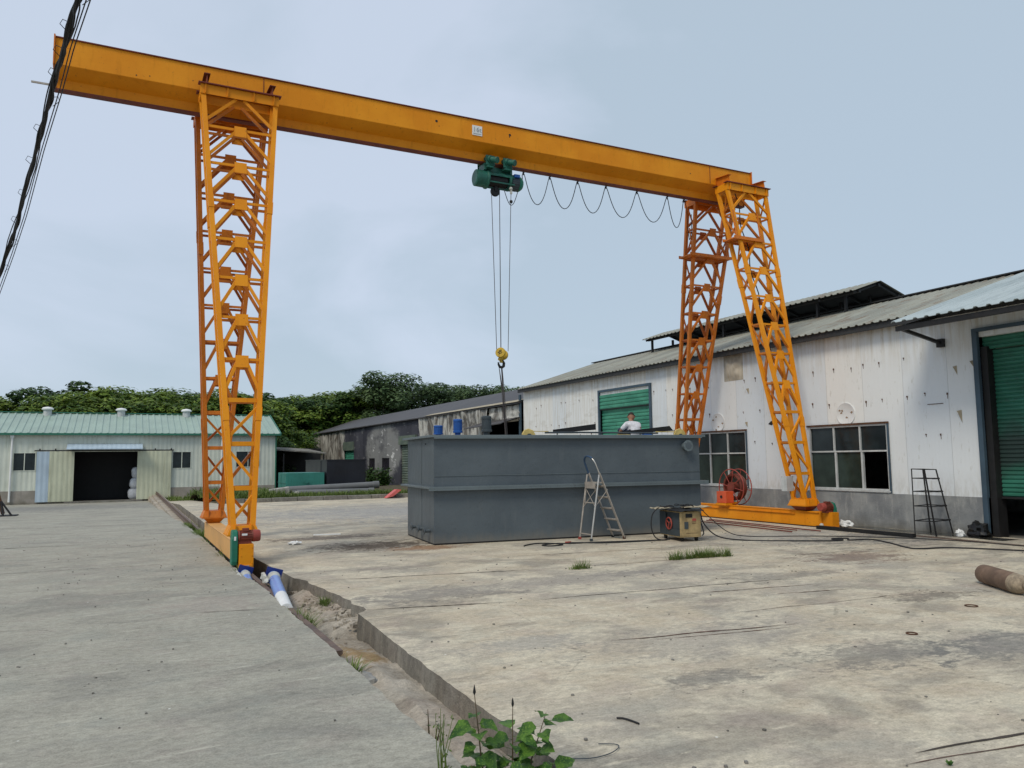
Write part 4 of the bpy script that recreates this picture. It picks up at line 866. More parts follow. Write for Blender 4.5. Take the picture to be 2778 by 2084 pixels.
def cr2(u, v):
    y = 32.7+9.3*u; z = -.5+4.45*v; return (X0-.04-.16*abs(noise.noise(Vector((y*.8, z*.7, 9))))+.04*noise.noise(Vector((y*3, z*2, 4)))-.07*abs(math.sin(y*math.pi/.95)), y, z)
g = MB(); g.grid(cr2, 110, 34); g.grid(lambda u, v: (X0-.03-.12*abs(noise.noise(Vector((u*4, v*3, 2)))), 29.5+3.2*u, 3.2+.7*v) , 30, 10); g.box(X0, X0+.1, 29.5, 42, -.5, 0)
obj('buckled_wall', g, M['crumple'], BW)
g = MB(); up = Vector((18.5-14.85, 0, 5.17-3.92)); g.add([(14.85, 29.45, 3.92), (18.5, 29.45, 5.17), (18.5, 69.9, 5.17), (14.85, 69.9, 3.92), (14.85, 29.45, 3.98), (18.5, 29.45, 5.23), (18.5, 69.9, 5.23), (14.85, 69.9, 3.98)], [(0, 1, 2, 3), (4, 7, 6, 5), (0, 3, 7, 4), (2, 6, 7, 3), (0, 4, 5, 1)])
g.add([(18.5, 29.45, 5.22), (22.2, 29.45, 3.95), (22.2, 69.9, 3.95), (18.5, 69.9, 5.22)], [(0, 1, 2, 3)])
obj('roof', g, M['droof'], BW, smooth=False)
g = MB(); g.add([(14.8, 29.45, 4.0), (14.82, 41, 4.0), (15.3, 41, 4.14), (15.3, 29.45, 4.16)], [(0, 3, 2, 1)]); obj('eave_flashing', g, M['cardboard'], BW, smooth=False)
f1 = shutter('roller_shutter', X0+.1, s1[0], s1[1], -.2, 2.35, M['shutter'], BW, .16); g = MB(); g.box(X0-.1, X0+.05, s1[0]-.1, s1[1]+.1, 2.36, 3.0); obj('housing', g, M['shutterG'], f1, smooth=False)
f2 = shutter('roller_shutter', X0+.1, s2[0], s2[1], -.25, 2.5, M['shutterG'], BW, .14); g = MB(); g.box(X0-.12, X0+.05, s2[0]-.1, s2[1]+.1, 2.52, 3.05); obj('housing', g, M['shutterG'], f2, smooth=False)
for a in w_:
    g = MB()
    for y in (a[0], (a[0]+a[1])/2-.02, a[1]-.05): g.box(X0+.02, X0+.07, y, y+.05, a[2], a[3])
    for z in (a[2], 1.1, a[3]-.05): g.box(X0+.021, X0+.071, a[0]+.05, a[1]-.05, z, z+.05)
    wf = obj('window', g, M['black'], BW, smooth=False); g = MB(); g.box(X0+.04, X0+.05, a[0], a[1], a[2], a[3]); obj('pane', g, mk_glass('sooty_glass', (.02, .018, .025)), wf, smooth=False)
g = MB(); g.add([(14.1, 29.5, 3.10), (14.1, 33.6, 3.02), (15.0, 33.6, 3.3), (15.0, 29.5, 3.38), (14.1, 29.5, 3.06), (14.1, 33.6, 2.98), (15.0, 33.6, 3.26), (15.0, 29.5, 3.34)], [(0, 3, 2, 1), (4, 5, 6, 7), (0, 1, 5, 4), (1, 2, 6, 5)]); obj('awning', g, M['droof'], BW, smooth=False)
g = MB(); g.box(14.98, 15.04, 29.47, 29.62, -.1, 4.3); obj('corner_trim', g, M['bluetrim'], BW, smooth=False)

# ------------------------------------------------------------------ green warehouse
GW = thing('green_roofed_warehouse', 'pale green warehouse with a green roof and open sliding doors on the left', 'warehouse', (-1, 50, -.55))
YG = 50.0; dop = (-2.52, 0.70, -.6, 2.28)
wins = [(-5.40, -4.32, 1.25, 2.26), (2.52, 3.56, 1.26, 2.27), (6.05, 7.48, 1.28, 2.27)]
g = MB(); wall_y(g, YG, YG+.12, -16, 8.36, .18, 3.27, [dop]+wins); wall = obj('wall', g, M['gwall'], GW, smooth=False)
g = MB(); wall_y(g, YG-.04, YG+.12, -16, 8.37, -.75, .178, [dop]); obj('plinth', g, M['plinth2'], GW, smooth=False)
g = MB(); g.prism([(50.13, -.7), (50.13, 3.2), (54, 4.6), (58, 3.2), (58, -.7)], (8.3, 0, 0), (0, 1, 0), (0, 0, 1), (.06, 0, 0)); g.box(-16, 8.3, 57.9, 58, -.7, 3.2); g.box(-16, 8.3, 50.13, 57.9, -.72, -.56); obj('end_wall', g, M['gwall'], GW, smooth=False)
g = MB(); corrugated(g, (-16.2, 49.75, 3.30), (1, 0, 0), (0, 4.25, 1.33), 71, .35, .04, .012, Vector((0, -.3, 1)).normalized()); rf = obj('roof', g, M['groof'], GW, smooth=False)
g = MB(); corrugated(g, (-16.2, 58.3, 3.30), (1, 0, 0), (0, -4.28, 1.33), 71, .35, .04, .012, Vector((0, .3, 1)).normalized()); obj('roof', g, M['groof'], GW, smooth=False)
g = MB(); g.box(-16.2, 8.66, 49.70, 49.80, 3.20, 3.315); g.beam((8.66, 49.75, 3.30), (8.66, 54.0, 4.66), .06, .09); g.box(8.36, 8.42, 49.9, 50.05, -.6, 3.25); g.box(-16, 8.66, 53.9, 54.15, 4.66, 4.71); obj('trim', g, M['greentrim'], rf, smooth=False)
for x in (-4.15, -.25, 3.45):
    zt = 4.3; g = MB(); g.cyl((x, 53.6, 4.4), (x, 53.6, 4.82), .22, n=18); v = obj('roof_vent', g, M['wframe'], GW); g = MB(); g.lathe((x, 53.6, 4.82), (0, 0, 1), [(0, .2), (.0, .30), (.06, .32), (.14, .24), (.18, .05)], 18); obj('cowl', g, M['white'], v)
def sdoor(x0, x1, m, name='sliding_door', lab=None):
    g = MB(); g.box(x0, x1, YG-.16, YG-.08, -.45, 2.30); return obj(name, g, m, GW, smooth=False, bevel=.01, label=lab)
sdoor(-4.28, -3.68, M['bdoor'], lab='pale blue end of the left sliding door'); sdoor(-3.678, -2.48, M['gdoor'], lab='olive left sliding door'); sdoor(0.68, 2.48, M['gdoor'], lab='olive right sliding door')
g = MB(); g.box(-4.4, 2.6, YG-.12, YG-.06, 2.32, 2.38)
for x in (-4.15, -3.4, 1.6, 2.45): g.box(x-.03, x+.03, YG-.14, YG-.05, 2.36, 2.46)
obj('door_track', g, M['black'], GW, smooth=False)
g = MB(); g.add([(-2.85, YG-.75, 2.40), (0.93, YG-.75, 2.40), (0.93, YG-.02, 2.66), (-2.85, YG-.02, 2.66), (-2.85, YG-.75, 2.44), (0.93, YG-.75, 2.44), (0.93, YG-.02, 2.72), (-2.85, YG-.02, 2.72)], [(0, 3, 2, 1), (4, 5, 6, 7), (0, 1, 5, 4), (0, 4, 7, 3), (1, 2, 6, 5)]); obj('canopy', g, M['bdoor'], GW, smooth=False)
for a in wins:
    g = MB()
    for x in (a[0], (a[0]+a[1])/2-.02, a[1]-.04): g.box(x, x+.04, YG-.02, YG+.05, a[2], a[3])
    for z in (a[2], a[3]-.04): g.box(a[0]+.04, a[1]-.04, YG-.021, YG+.051, z, z+.04)
    wf = obj('window', g, M['gwall'], GW, smooth=False); g = MB(); g.box(a[0], a[1], YG+.02, YG+.03, a[2], a[3]); obj('pane', g, M['glass'], wf, smooth=False)
for x in (-5.45, 5.25):
    g = MB(); g.tube([(x, YG-.12, 3.22), (x, YG-.12, 3.0), (x-.03, YG-.12, -.4)], .055, 8); g.box(x-.09, x+.09, YG-.2, YG-.03, 3.06, 3.2); obj('downpipe', g, M['white'], GW)
g = MB(); g.box(-2.9, 1.0, YG-.5, YG+.2, -.62, -.45); obj('doorstep', g, M['kerb'], GW, smooth=False)
g = MB(); g.box(-5, 4, 53.0, 53.1, -.6, 3); g.box(-5.1, -5, 50.3, 53, -.6, 3); g.box(4, 4.1, 50.3, 53, -.6, 3); g.box(-5, 4, 50.2, 53, 2.6, 2.7); g.box(-5, 4, 50.5, 53, -.555, -.5); obj('added_black_liner', g, M['black'], GW, smooth=False)  # black liner box added inside to keep the open doorway dark
# sacks piled in the doorway
for k, (z0, z1, x0) in enumerate(((-.45, .15, .22), (.15, .75, .30), (.75, 1.38, .38))):
    def sk(u, v, z0=z0, z1=z1, x0=x0, k=k):
        a = 2*math.pi*u; t = math.sin(math.pi*min(max(v, .015), .985))**.13; cx, cy = x0+.42, YG+.75; rx = .40*t*(1+.08*noise.noise(Vector((a, v*4, k)))); ry = .42*t
        ca, sa = math.cos(a), math.sin(a); q = (abs(ca)**4+abs(sa)**4)**-.25
        return (cx+rx*ca*q, cy+ry*sa*q, z0+(z1-z0)*v+.015*noise.noise(Vector((a*3, v*8, k))))
    g = MB(); g.grid(sk, 28, 14); s_ = obj('bulk_sack', g, M['sack'])
    tag(s_, ['white bulk sack at the bottom of the stack in the green-roofed warehouse door', 'white bulk sack in the middle of the stack in the green-roofed warehouse door', 'topmost white bulk sack in the doorway of the green-roofed warehouse'][k], 'sack', 'bulk sacks stacked in the doorway')
# dark open shed right of the green warehouse
SH = thing('lean_to_shed', 'dark open lean-to shed under the trees beside the green-roofed warehouse', 'shed', (10, 52, -.5))
g = MB(); g.add([(8.45, 50.2, 2.30), (11.6, 50.2, 2.05), (11.6, 56, 2.4), (8.45, 56, 2.6), (8.45, 50.2, 2.38), (11.6, 50.2, 2.12), (11.6, 56, 2.47), (8.45, 56, 2.68)], [(0, 3, 2, 1), (4, 5, 6, 7), (0, 1, 5, 4), (1, 2, 6, 5)]); obj('roof', g, M['kerb'], SH, smooth=False)
for x in (11.4, 8.9):
    g = MB(); g.box(x, x+.08, 50.3, 50.38, -.6, 2.1); obj('post', g, M['black'], SH, smooth=False)
g = MB(); g.box(8.5, 12.5, 55.9, 56, -.6, 2.5); obj('back_wall', g, M['black'], SH, smooth=False)

# ------------------------------------------------------------------ grey tank
TU, TV = Vector((.9946, -.1036, 0)), Vector((.1036, .9946, 0)); TO = Vector((5.26, 13.99, .03)); TL, TW, TH = 5.89, 2.2, 2.0
TK = thing('steel_tank', 'large slate grey rectangular steel tank standing in the yard', 'tank', tuple(TO))
def T(a, b, z): return TO+TU*a+TV*b+Vector((0, 0, z))
def tbox(g, a0, a1, b0, b1, z0, z1):
    return g.obox(T((a0+a1)/2, (b0+b1)/2, (z0+z1)/2), TU*(a1-a0)/2, TV*(b1-b0)/2, (0, 0, (z1-z0)/2))
def wavy(a, b, z, s): return 0.006*noise.noise(Vector((a*1.3+s, b*1.3, z*1.5)))
g = MB()
def face(fn, nu, nv): g.grid(fn, nu, nv)
face(lambda u, v: tuple(T(TL*u, wavy(u*TL, 0, v*2, 1), TH*v)), 40, 14); face(lambda u, v: tuple(T(wavy(0, u*TW, v*2, 5), TW*(1-u), TH*v)), 16, 14)
face(lambda u, v: tuple(T(TL, TW*u, TH*v)), 2, 2); face(lambda u, v: tuple(T(TL*(1-u), TW, TH*v)), 2, 2)
g.add([T(0, 0, TH-.02), T(TL, 0, TH-.02), T(TL, TW, TH-.02), T(0, TW, TH-.02)], [(0, 1, 2, 3)])
shell = obj('shell', g, M['tank'], TK)
for nm, z, t, o in (('top_rim', TH-.01, .045, .10), ('middle_band', 1.02, .04, .13)):
    g = MB(); tbox(g, -o, TL+o, -o, -.008, z, z+t); tbox(g, -o, TL+o, TW+.008, TW+o, z, z+t); tbox(g, -o, -.008, -.008, TW+.008, z+.0005, z+t-.0005); tbox(g, TL+.008, TL+o, -.008, TW+.008, z+.0005, z+t-.0005)
    if nm == 'middle_band': tbox(g, -o, TL+o, -o, -o+.008, z-.035, z-.0005)
    else: tbox(g, -.02, TL+.02, -o, -o+.01, z-.025, z-.0005)
    obj(nm, g, M['tankrim'], TK, smooth=False, bevel=.003)
g = MB(); tbox(g, 0, TL, -.0125, -.007, 1.255, 1.265); tbox(g, -.0125, -.007, .95, .96, .02, TH-.02); obj('weld_seam', g, M['tankrim'], TK, smooth=False)
g = MB(); tbox(g, .005, TL-.005, .005, TW-.005, -.025, -.0); obj('base_skid', g, M['black'], TK, smooth=False)
for b in (.28, .78, 1.3):
    c = T(0, b, .22); g = MB(); g.cyl(c, c-TU*.13, .035, n=16); g.lathe(c-TU*.12, -TU, [(0, .03), (0, .07), (.018, .07), (.018, .036)], 20); n_ = obj('nozzle', g, M['tank'], TK); g = MB(); g.cyl(c-TU*.136, c-TU*.1395, .034, n=16); obj('bore', g, M['black'], n_)
c = T(TL-.36, 0, 1.80); g = MB(); g.cyl(c, c-TV*.14, .085, n=24); g.lathe(c-TV*.13, -TV, [(0, .08), (0, .118), (.02, .118), (.022, .085)], 28)
for k in range(8): a = k*math.pi/4+.2; q = c-TV*.152+TU*.102*math.cos(a)+Vector((0, 0, .102*math.sin(a))); g.cyl(q, q-TV*.01, .009, n=6)
n_ = obj('side_flange', g, M['tankrim'], TK); g = MB(); g.cyl(c-TV*.1525, c-TV*.1535, .075, n=24); obj('bore', g, M['tank'], n_)
g = MB(); c = T(.62, 0, TH-.14); c = T(0, .62, TH-.12); g.cyl(c-TU*.012, c-TU*.006, .018, n=10); obj('hole', g, M['black'], TK)
def motor(a, b, z0, h, r, m, name, lab):
    c = T(a, b, 0); c.z = 0; g = MB(); o = Vector((c.x, c.y, z0)); g.lathe(o, (0, 0, 1), [(0, r*.55), (h*.25, r*.6), (h*.27, r*1.05), (h*.36, r*1.05), (h*.38, r*.9), (h*.85, r*.9), (h*.86, r), (h*.97, r), (h, r*.8)], 20)
    for k in range(16): an = k*math.pi/8; g.box(o.x+r*.9*math.cos(an)-.004, o.x+r*.9*math.cos(an)+.004, o.y+r*.9*math.sin(an)-.004, o.y+r*.9*math.sin(an)+.004, z0+h*.4, z0+h*.84)
    g.lathe(o-Vector((0, 0, .03)), (0, 0, 1), [(0, r*1.2), (.03, r*1.2)], 16); return obj(name, g, m, TK, label=lab)
motor(.33, .9, 2.04, .25, .095, M['blue'], 'mixer_motor', 'shorter blue motor near the left end of the tank'); motor(.74, .9, 2.04, .38, .095, M['blue'], 'mixer_motor', 'taller blue motor near the left end of the tank'); motor(1.36, .9, 2.04, .45, .105, M['dgrey'], 'mixer_motor', 'dark grey finned motor on the tank')
# scraper drive on the top
def chaincase(a0, a1, b, z, flip=1):
    g = MB(); pr = [(0, 0), (0, .08), (.05, .155), (.14, .185), (.24, .15), (.29, .07), (.29, 0)]; p = T(a0, b, z-.03); g.prism(pr, p, TU*flip, (0, 0, 1), TV*.06); return g
g = chaincase(2.10, 0, .75, 2.04); cc_ = obj('chain_guard', g, M['cream'], TK, smooth=False, bevel=.01); g = MB(); g.cyl(T(2.24, .74, 2.04), T(2.24, .70, 2.04), .05, n=14); obj('sprocket', g, M['dgrey'], cc_)
g = chaincase(6.05, 0, .75, 2.05, -1); cc_ = obj('chain_guard', g, M['cream'], TK, smooth=False, bevel=.01); g = MB(); g.cyl(T(5.9, .74, 2.04), T(5.9, .70, 2.04), .045, n=14); tbox(g, 5.75, 5.95, .66, .7, 1.99, 2.06); obj('sprocket', g, M['dgrey'], cc_)
g = MB(); tbox(g, 1.45, 2.1, .76, .80, 2.0, 2.035); tbox(g, 1.4, 1.55, .75, .81, 1.99, 2.05); tbox(g, 2.3, 4.6, .78, .795, 2.035, 2.055); tbox(g, 4.35, 4.6, .7, .85, 1.99, 2.07); tbox(g, 2.3, 2.7, .77, .80, 2.13, 2.145); tbox(g, 5.3, 5.85, .77, .8, 2.12, 2.14)
obj('chain', g, M['cream'], TK, smooth=False)
g = MB(); g.tube([T(2.62, .78, 2.11), T(3.5, .78, 2.115), T(5.35, .78, 2.10)], .018, 8)
for a in (2.9, 3.95, 4.9): g.tube([T(a, .78, 2.0), T(a, .78, 2.11)], .012, 6)
obj('top_rail', g, M['dgrey'], TK)
g = MB(); tbox(g, 1.85, 2.05, .6, .75, 1.99, 2.06); tbox(g, 5.1, 5.3, .6, .75, 1.99, 2.05); tbox(g, 4.9, 5.0, .6, .7, 1.99, 2.06); g.cyl(T(5.2, .8, 2.02), T(5.7, .8, 2.02), .03, n=10); obj('bearing_block', g, M['dgrey'], TK, smooth=False)
for (a0, a1, z0, z1, h) in ((2.88, 3.90, 2.12, 2.20, .13), (4.60, 5.76, 2.11, 2.18, .11)):
    g = MB(); sk = .10 if a0 > 4 else 0; p = [T(a0, .95, z0-.02), T(a1+sk, .95, z1-.02), T(a1, .95, z1+h-.02), T(a0, .95, z0+h-.07)]; g.add(p+[v+TV*.012 for v in p], [(0, 1, 2, 3), (7, 6, 5, 4), (3, 2, 6, 7), (0, 4, 5, 1), (1, 5, 6, 2), (0, 3, 7, 4)]); obj('cover_plate', g, M['black'], TK, smooth=False)
g = MB(); c = T(5.1, 1.0, 2.06); g.cyl(c, c+TU*.2, .05, n=14); obj('scraper_motor', g, M['blue'], TK)

# ------------------------------------------------------------------ worker
PX, PY, PZ = 10.74, 15.25, 2.02
PR = thing('person', 'person in a pale shirt bending over on top of the grey tank', 'person', (PX, PY, PZ))
def skin(name, joints, edges, radii, m, parent, sub=2, root=0):
    me = bpy.data.meshes.new(name); off = wloc(parent); me.from_pydata([Vector(j)-off for j in joints], edges, []); o = bpy.data.objects.new(name, me); COL.objects.link(o)
    o.modifiers.new('s', 'SKIN'); sv = me.skin_vertices[0].data
    for i, r in enumerate(radii): sv[i].radius = r if isinstance(r, tuple) else (r, r); sv[i].use_root = (i == root)
    ms = o.modifiers.new('u', 'SUBSURF'); ms.levels = sub; ms.render_levels = sub
    bpy.context.view_layer.update(); nm = bpy.data.meshes.new_from_object(o.evaluated_get(bpy.context.evaluated_depsgraph_get())); bpy.data.objects.remove(o)
    nm.materials.clear(); nm.materials.append(m); nm.polygons.foreach_set('use_smooth', [True]*len(nm.polygons)); r_ = bpy.data.objects.new(name, nm); COL.objects.link(r_); r_.parent = parent; return r_
def P_(x, y, z): return Vector((PX+x, PY+y, PZ+z*.82))
J = [P_(0, -.08, .13), P_(0, -.04, .26), P_(.01, .04, .40), P_(.02, .12, .50), P_(.05, .18, .565), P_(.08, .21, .60)]; Ed = [(0, 1), (1, 2), (2, 3), (3, 4), (4, 5)]; Ra = [.13, .12, .12, .055, .05, .05]
def chain(start, pts, rs):
    k = start
    for p, r in zip(pts, rs): J.append(p); Ra.append(r); Ed.append((k, len(J)-1)); k = len(J)-1
    return k
for s in (-1, 1):
    k = chain(2, [P_(s*.17, .07, .42), P_(s*.25, .14, .26), P_(s*.17, .36, .16), P_(s*.15, .43, .13)], [.055, .045, .033, .028])
    for q in range(4): chain(k, [P_(s*(.165-q*.02), .47, .115), P_(s*(.165-q*.02), .51+.006*(q % 2), .085)], [.010, .008])
    chain(k, [P_(s*.11, .44, .105), P_(s*.095, .465, .09)], [.011, .009])
    chain(0, [P_(s*.10, .02, .12), P_(s*.17, .36, .30), P_(s*.16, .20, .06), P_(s*.17, .32, .03)], [.10, .07, .05, .04])
body = skin('body', J, Ed, Ra, M['skin'], PR)
hd = MB(); hc = P_(.10, .225, .66)
def headf(u, v):
    a = 2*math.pi*u; t = math.pi*v; x, y, z = math.sin(t)*math.cos(a), math.sin(t)*math.sin(a), math.cos(t)
    w = Vector((x*.078, y*.095, z*.115)); 
    if z < -.2: w.x *= 1-.25*(-z-.2); w.y += .012
    if y > .85 and abs(x) < .25 and -.3 < z < .1: w.y += .022
    for s in (-1, 1):
        if y > .75 and abs(x-s*.35) < .16 and .0 < z < .22: w.y -= .008
        if abs(x-s) < .12 and -.25 < z < .2 and -.25 < y < .2: w.x += s*.014
    return w
rotm = Matrix.Rotation(R(-35), 3, 'Z') @ Matrix.Rotation(R(-38), 3, 'X')
hd.grid(lambda u, v: tuple(hc+rotm @ headf(u, v)), 28, 20)
head = obj('head', hd, M['skin'], body, ang=80)
hr = MB(); hr.grid(lambda u, v: tuple(hc+rotm @ (headf(u, v*.52)*1.035+Vector((0, -.006, .003)))), 28, 12); obj('hair', hr, M['hair'], head, ang=80)
fc = MB()
for s in (-1, 1): fc.sphere(hc+rotm @ Vector((s*.03, .082, .012)), .009, 8, 6)
fc.obox(hc+rotm @ Vector((0, .092, -.06)), rotm @ Vector((.02, 0, 0)), rotm @ Vector((0, .003, 0)), rotm @ Vector((0, 0, .004))); obj('face_features', fc, M['hair'], head)
J = [P_(0, -.10, .06), P_(0, -.09, .16), P_(0, -.05, .28), P_(.01, .03, .40), P_(.02, .10, .475)]; Ed = [(0, 1), (1, 2), (2, 3), (3, 4)]; Ra = [(.17, .125), (.165, .125), (.165, .13), (.155, .12), (.08, .075)]
for s in (-1, 1): chain(3, [P_(s*.165, .06, .42), P_(s*.225, .10, .33), P_(s*.25, .13, .27)], [.075, .062, .058])
skin('shirt', J, Ed, Ra, M['shirt'], body)
J = [P_(0, -.07, .10)]; Ed = []; Ra = [(.155, .13)]
for s in (-1, 1): chain(0, [P_(s*.10, .02, .13), P_(s*.17, .35, .31), P_(s*.16, .22, .08)], [.115, .082, .06])
skin('trousers', J, Ed, Ra, M['trouser'], body)
sh = MB()
for s in (-1, 1): sh.sphere(P_(s*.17, .27, .035), .05, 12, 8, (.9, 2.2, .75))
obj('shoes', sh, M['black'], body)

# ------------------------------------------------------------------ step ladder
LD = thing('step_ladder', 'worn aluminium step ladder with a blue handle in front of the grey tank', 'ladder', (8.4, 13.2, 0))
top = (8.35, 1.27); Yn, Yf = 13.03, 13.43
def lx(z): return 8.885+(top[0]-8.885)*z/top[1]       # step frame
for y, m in ((Yn, M['alu']), (Yf, M['alu'])):
    g = MB(); g.beam((8.885, y, .03), (top[0]-.01, y, top[1]+.03), .018, .05, (0, 1, 0)); obj('step_rail', g, m, LD, smooth=False)
for y, m, x in ((Yn-.02, M['alub'], 8.11), (Yf+.02, M['alu'], 8.12)):
    g = MB(); g.tube([(x, y, .03), (top[0]-.03, y, top[1])], .016, 8); obj('rear_leg', g, m, LD)
for k, z in enumerate((.16, .38, .60, .82, 1.04)):
    g = MB(); x = lx(z); g.box(x-.05-(.03 if k == 0 else 0), x+.045, Yn+.012, Yf-.012, z, z+.02); g.box(x+.02, x+.045, Yn+.012, Yf-.012, z-.025, z); obj('step', g, M['alu'], LD, smooth=False, bevel=.003)
g = MB(); g.box(8.24, 8.44, Yn+.012, Yf-.012, 1.10, 1.125); g.box(8.24, 8.25, Yn+.012, Yf-.012, 1.0, 1.10); obj('top_platform', g, M['alu'], LD, smooth=False)
g = MB()
for z in (.12, .72): x = 8.11+(8.32-8.11)*z/1.27; g.tube([(x, Yn, z), (x, Yf, z)], .012, 6)
for y in (Yn-.005, Yf+.005): g.tube([(8.20, y, .62), (8.52, y, .98)], .006, 5); g.tube([(8.29, y, 1.05), (8.25, y, .72)], .006, 5)
g.tube([(8.22, Yn, .66), (8.27, Yf, 1.0)], .006, 5); g.tube([(8.27, Yn, 1.0), (8.22, Yf, .66)], .006, 5); obj('brace', g, M['alu'], LD)
hp = []
for k in range(17):
    a = math.pi*k/16; yy = (Yn+Yf)/2+(Yn-Yf)/2*math.cos(a); hh = .16+.20*math.sin(a)**.8 if 0 < k < 16 else .02
    hp.append(Vector((top[0]+(top[0]-8.885)/top[1]*hh, yy, top[1]+hh)))
g = MB(); g.tube(hp[:5], .011, 8); obj('handle_tube', g, M['alub'], LD); g = MB(); g.tube(hp[4:], .019, 8); obj('handle_grip', g, paint('blue_grip', (.03, .07, .14), .6), LD)
for (x, y), m in (((8.885, Yn), 'rust'), ((8.885, Yf), 'black'), ((8.11, Yn-.02), 'dgrey'), ((8.12, Yf+.02), 'redfan')):
    g = MB(); g.box(x-.025, x+.025, y-.02, y+.02, 0.001, .05); obj('rubber_foot', g, M[m], LD, smooth=False)

# ------------------------------------------------------------------ welding machine
WD = thing('welding_machine', 'grimy yellow welding machine on castors with rags on top', 'welding machine', (9.65, 12.3, 0))
wu = Vector((.986, -.166, 0)); wv = Vector((.166, .986, 0)); wo_ = Vector((9.44, 11.98, 0))
def WP(a, b, z): return wo_+wu*a+wv*b+Vector((0, 0, z))
def wbox(g, a0, a1, b0, b1, z0, z1): return g.obox(WP((a0+a1)/2, (b0+b1)/2, (z0+z1)/2), wu*(a1-a0)/2, wv*(b1-b0)/2, (0, 0, (z1-z0)/2))
g = MB(); wbox(g, .0, .44, .0, .02, .10, .54); wbox(g, .42, .44, .02, .78, .10, .54); wbox(g, .02, .44, .78, .80, .10, .54); wbox(g, .0, .44, .0, .8, .08, .099); wbox(g, .0, .44, .0, .8, .541, .56); cab = obj('cabinet', g, M['weld'], WD, smooth=False, bevel=.006)
g = MB(); wbox(g, .02, .03, .02, .78, .10, .54); wbox(g, -.01, .005, .55, .80, .10, .54); wbox(g, -.004, .019, .02, .78, .10, .22); obj('side_panel', g, M['dgrey'], WD, smooth=False)
g = MB(); wbox(g, .12, .26, -.008, -.001, .45, .52); obj('vent_slot', g, M['black'], cab, smooth=False); g = MB(); wbox(g, .09, .17, -.008, -.001, .24, .37); obj('vent_grille', g, M['dgrey'], cab, smooth=False)
g = MB(); wbox(g, .26, .34, -.006, -.001, .385, .43); obj('red_label', g, M['redfan'], cab, smooth=False)
g = MB()
for k in range(4): wbox(g, .25+k*.024, .25+k*.024+.016, -.004, -.001, .36, .372)
wbox(g, .25, .34, -.004, -.001, .335, .342); wbox(g, .12, .35, -.004, -.001, .155, .16); wbox(g, .125, .13, -.004, -.001, .38, .46); obj('faded_lettering', g, M['rust'], cab, smooth=False)
g = MB(); c = WP(-.012, .42, .32); g.tube([c+wv*.11*math.cos(k*math.pi/12)+Vector((0, 0, .11*math.sin(k*math.pi/12))) for k in range(24)], .014, 6, closed=True)
for k in range(3): a = k*2.1+.6; g.tube([c, c+wv*.11*math.cos(a)+Vector((0, 0, .11*math.sin(a)))], .011, 6)
obj('wire_spool', g, M['redfan'], WD)
for a, b in ((.07, .08), (.38, .08), (.07, .72), (.38, .72)):
    g = MB(); c = WP(a, b, .045); g.cyl(c-wu*.018, c+wu*.018, .044, n=16); g.obox(WP(a, b, .075), wu*.026, wv*.03, (0, 0, .006)); obj('castor', g, M['black'], WD)
def cloth(cx, cy, w, d, z, m, label, seed, lift=0.03, rot=0.0, name='rag', cat='rag'):
    def f(u, v):
        a, b = (u-.5)*w, (v-.5)*d; e = max(abs(u-.5), abs(v-.5))*2
        p = Vector((cx, cy, 0))+wu*(a*math.cos(rot)-b*math.sin(rot))+wv*(a*math.sin(rot)+b*math.cos(rot)); return (p.x, p.y, z+lift*noise.noise(Vector((u*4+seed, v*4, 0)))-.03*max(0, e-.75))
    g = MB(); g.grid(f, 16, 16); o = obj(name, g, m, smooth=True, ang=180); md = o.modifiers.new('t', 'SOLIDIFY'); md.thickness = .006; return tag(o, label, cat)
cloth(WP(.2, .4, 0).x, WP(.2, .4, 0).y, .56, .95, .595, M['black'], 'dark rag spread over the top of the welding machine', 1)
cloth(WP(-.10, .55, 0).x, WP(-.10, .55, 0).y, .36, .3, .615, M['cardboard'], 'pale cardboard piece sticking out left on the welding machine', 5, rot=.3, name='cardboard_piece', cat='cardboard')
cloth(WP(.52, .30, 0).x, WP(.52, .30, 0).y, .55, .26, .635, M['cardboard'], 'dirty beige cloth hanging over the right of the welding machine', 8, rot=-.1)
g = MB()
for k, (a, b, r) in enumerate(((.0, .5, .13), (.35, .35, .12), (.28, .42, .14))):
    g.tube([WP(a, b, .64+.012*k)+wu*r*math.cos(q*math.pi/10)+wv*r*1.1*math.sin(q*math.pi/10)+Vector((0, 0, .012*math.sin(q*.9+k))) for q in range(20)], .008, 6, closed=True)
tag(obj('coiled_lead', g, M['rubber']), 'black coiled lead lying on top of the welding machine', 'cable')

def hose(pts, r, label, name='hose', m='rubber', cat='cable', group=None, sub=8):
    P = [Vector(p) for p in pts]; out = []
    for i in range(len(P)-1):
        p0, p1, p2, p3 = P[max(i-1, 0)], P[i], P[i+1], P[min(i+2, len(P)-1)]
        for k in range(sub):
            t = k/sub; out.append(.5*((2*p1)+(p2-p0)*t+(2*p0-5*p1+4*p2-p3)*t*t+(3*p1-p0-3*p2+p3)*t**3))
    out.append(P[-1]); g = MB(); g.tube(out, r, 6); return tag(obj(name, g, M[m]), label, cat, group)
hose([(9.62, 12.40, .645), (9.44, 12.42, .64), (9.27, 12.44, .61), (9.14, 12.44, .48), (9.10, 12.42, .25), (9.16, 12.38, .07), (9.30, 12.34, .015), (9.42, 12.36, .03)], .011, 'black lead looping down the left side of the welding machine')
hose([(9.4, 12.35, .015), (8.7, 12.55, .012), (8.0, 12.75, .012), (7.55, 12.8, .012), (7.3, 12.95, .012), (6.95, 12.85, .012), (7.0, 12.65, .012), (7.3, 12.7, .012), (7.25, 13.0, .012), (7.0, 13.15, .012), (6.7, 13.0, .012), (6.6, 12.9, .012)], .012, 'black cable coiled on the ground left of the step ladder')
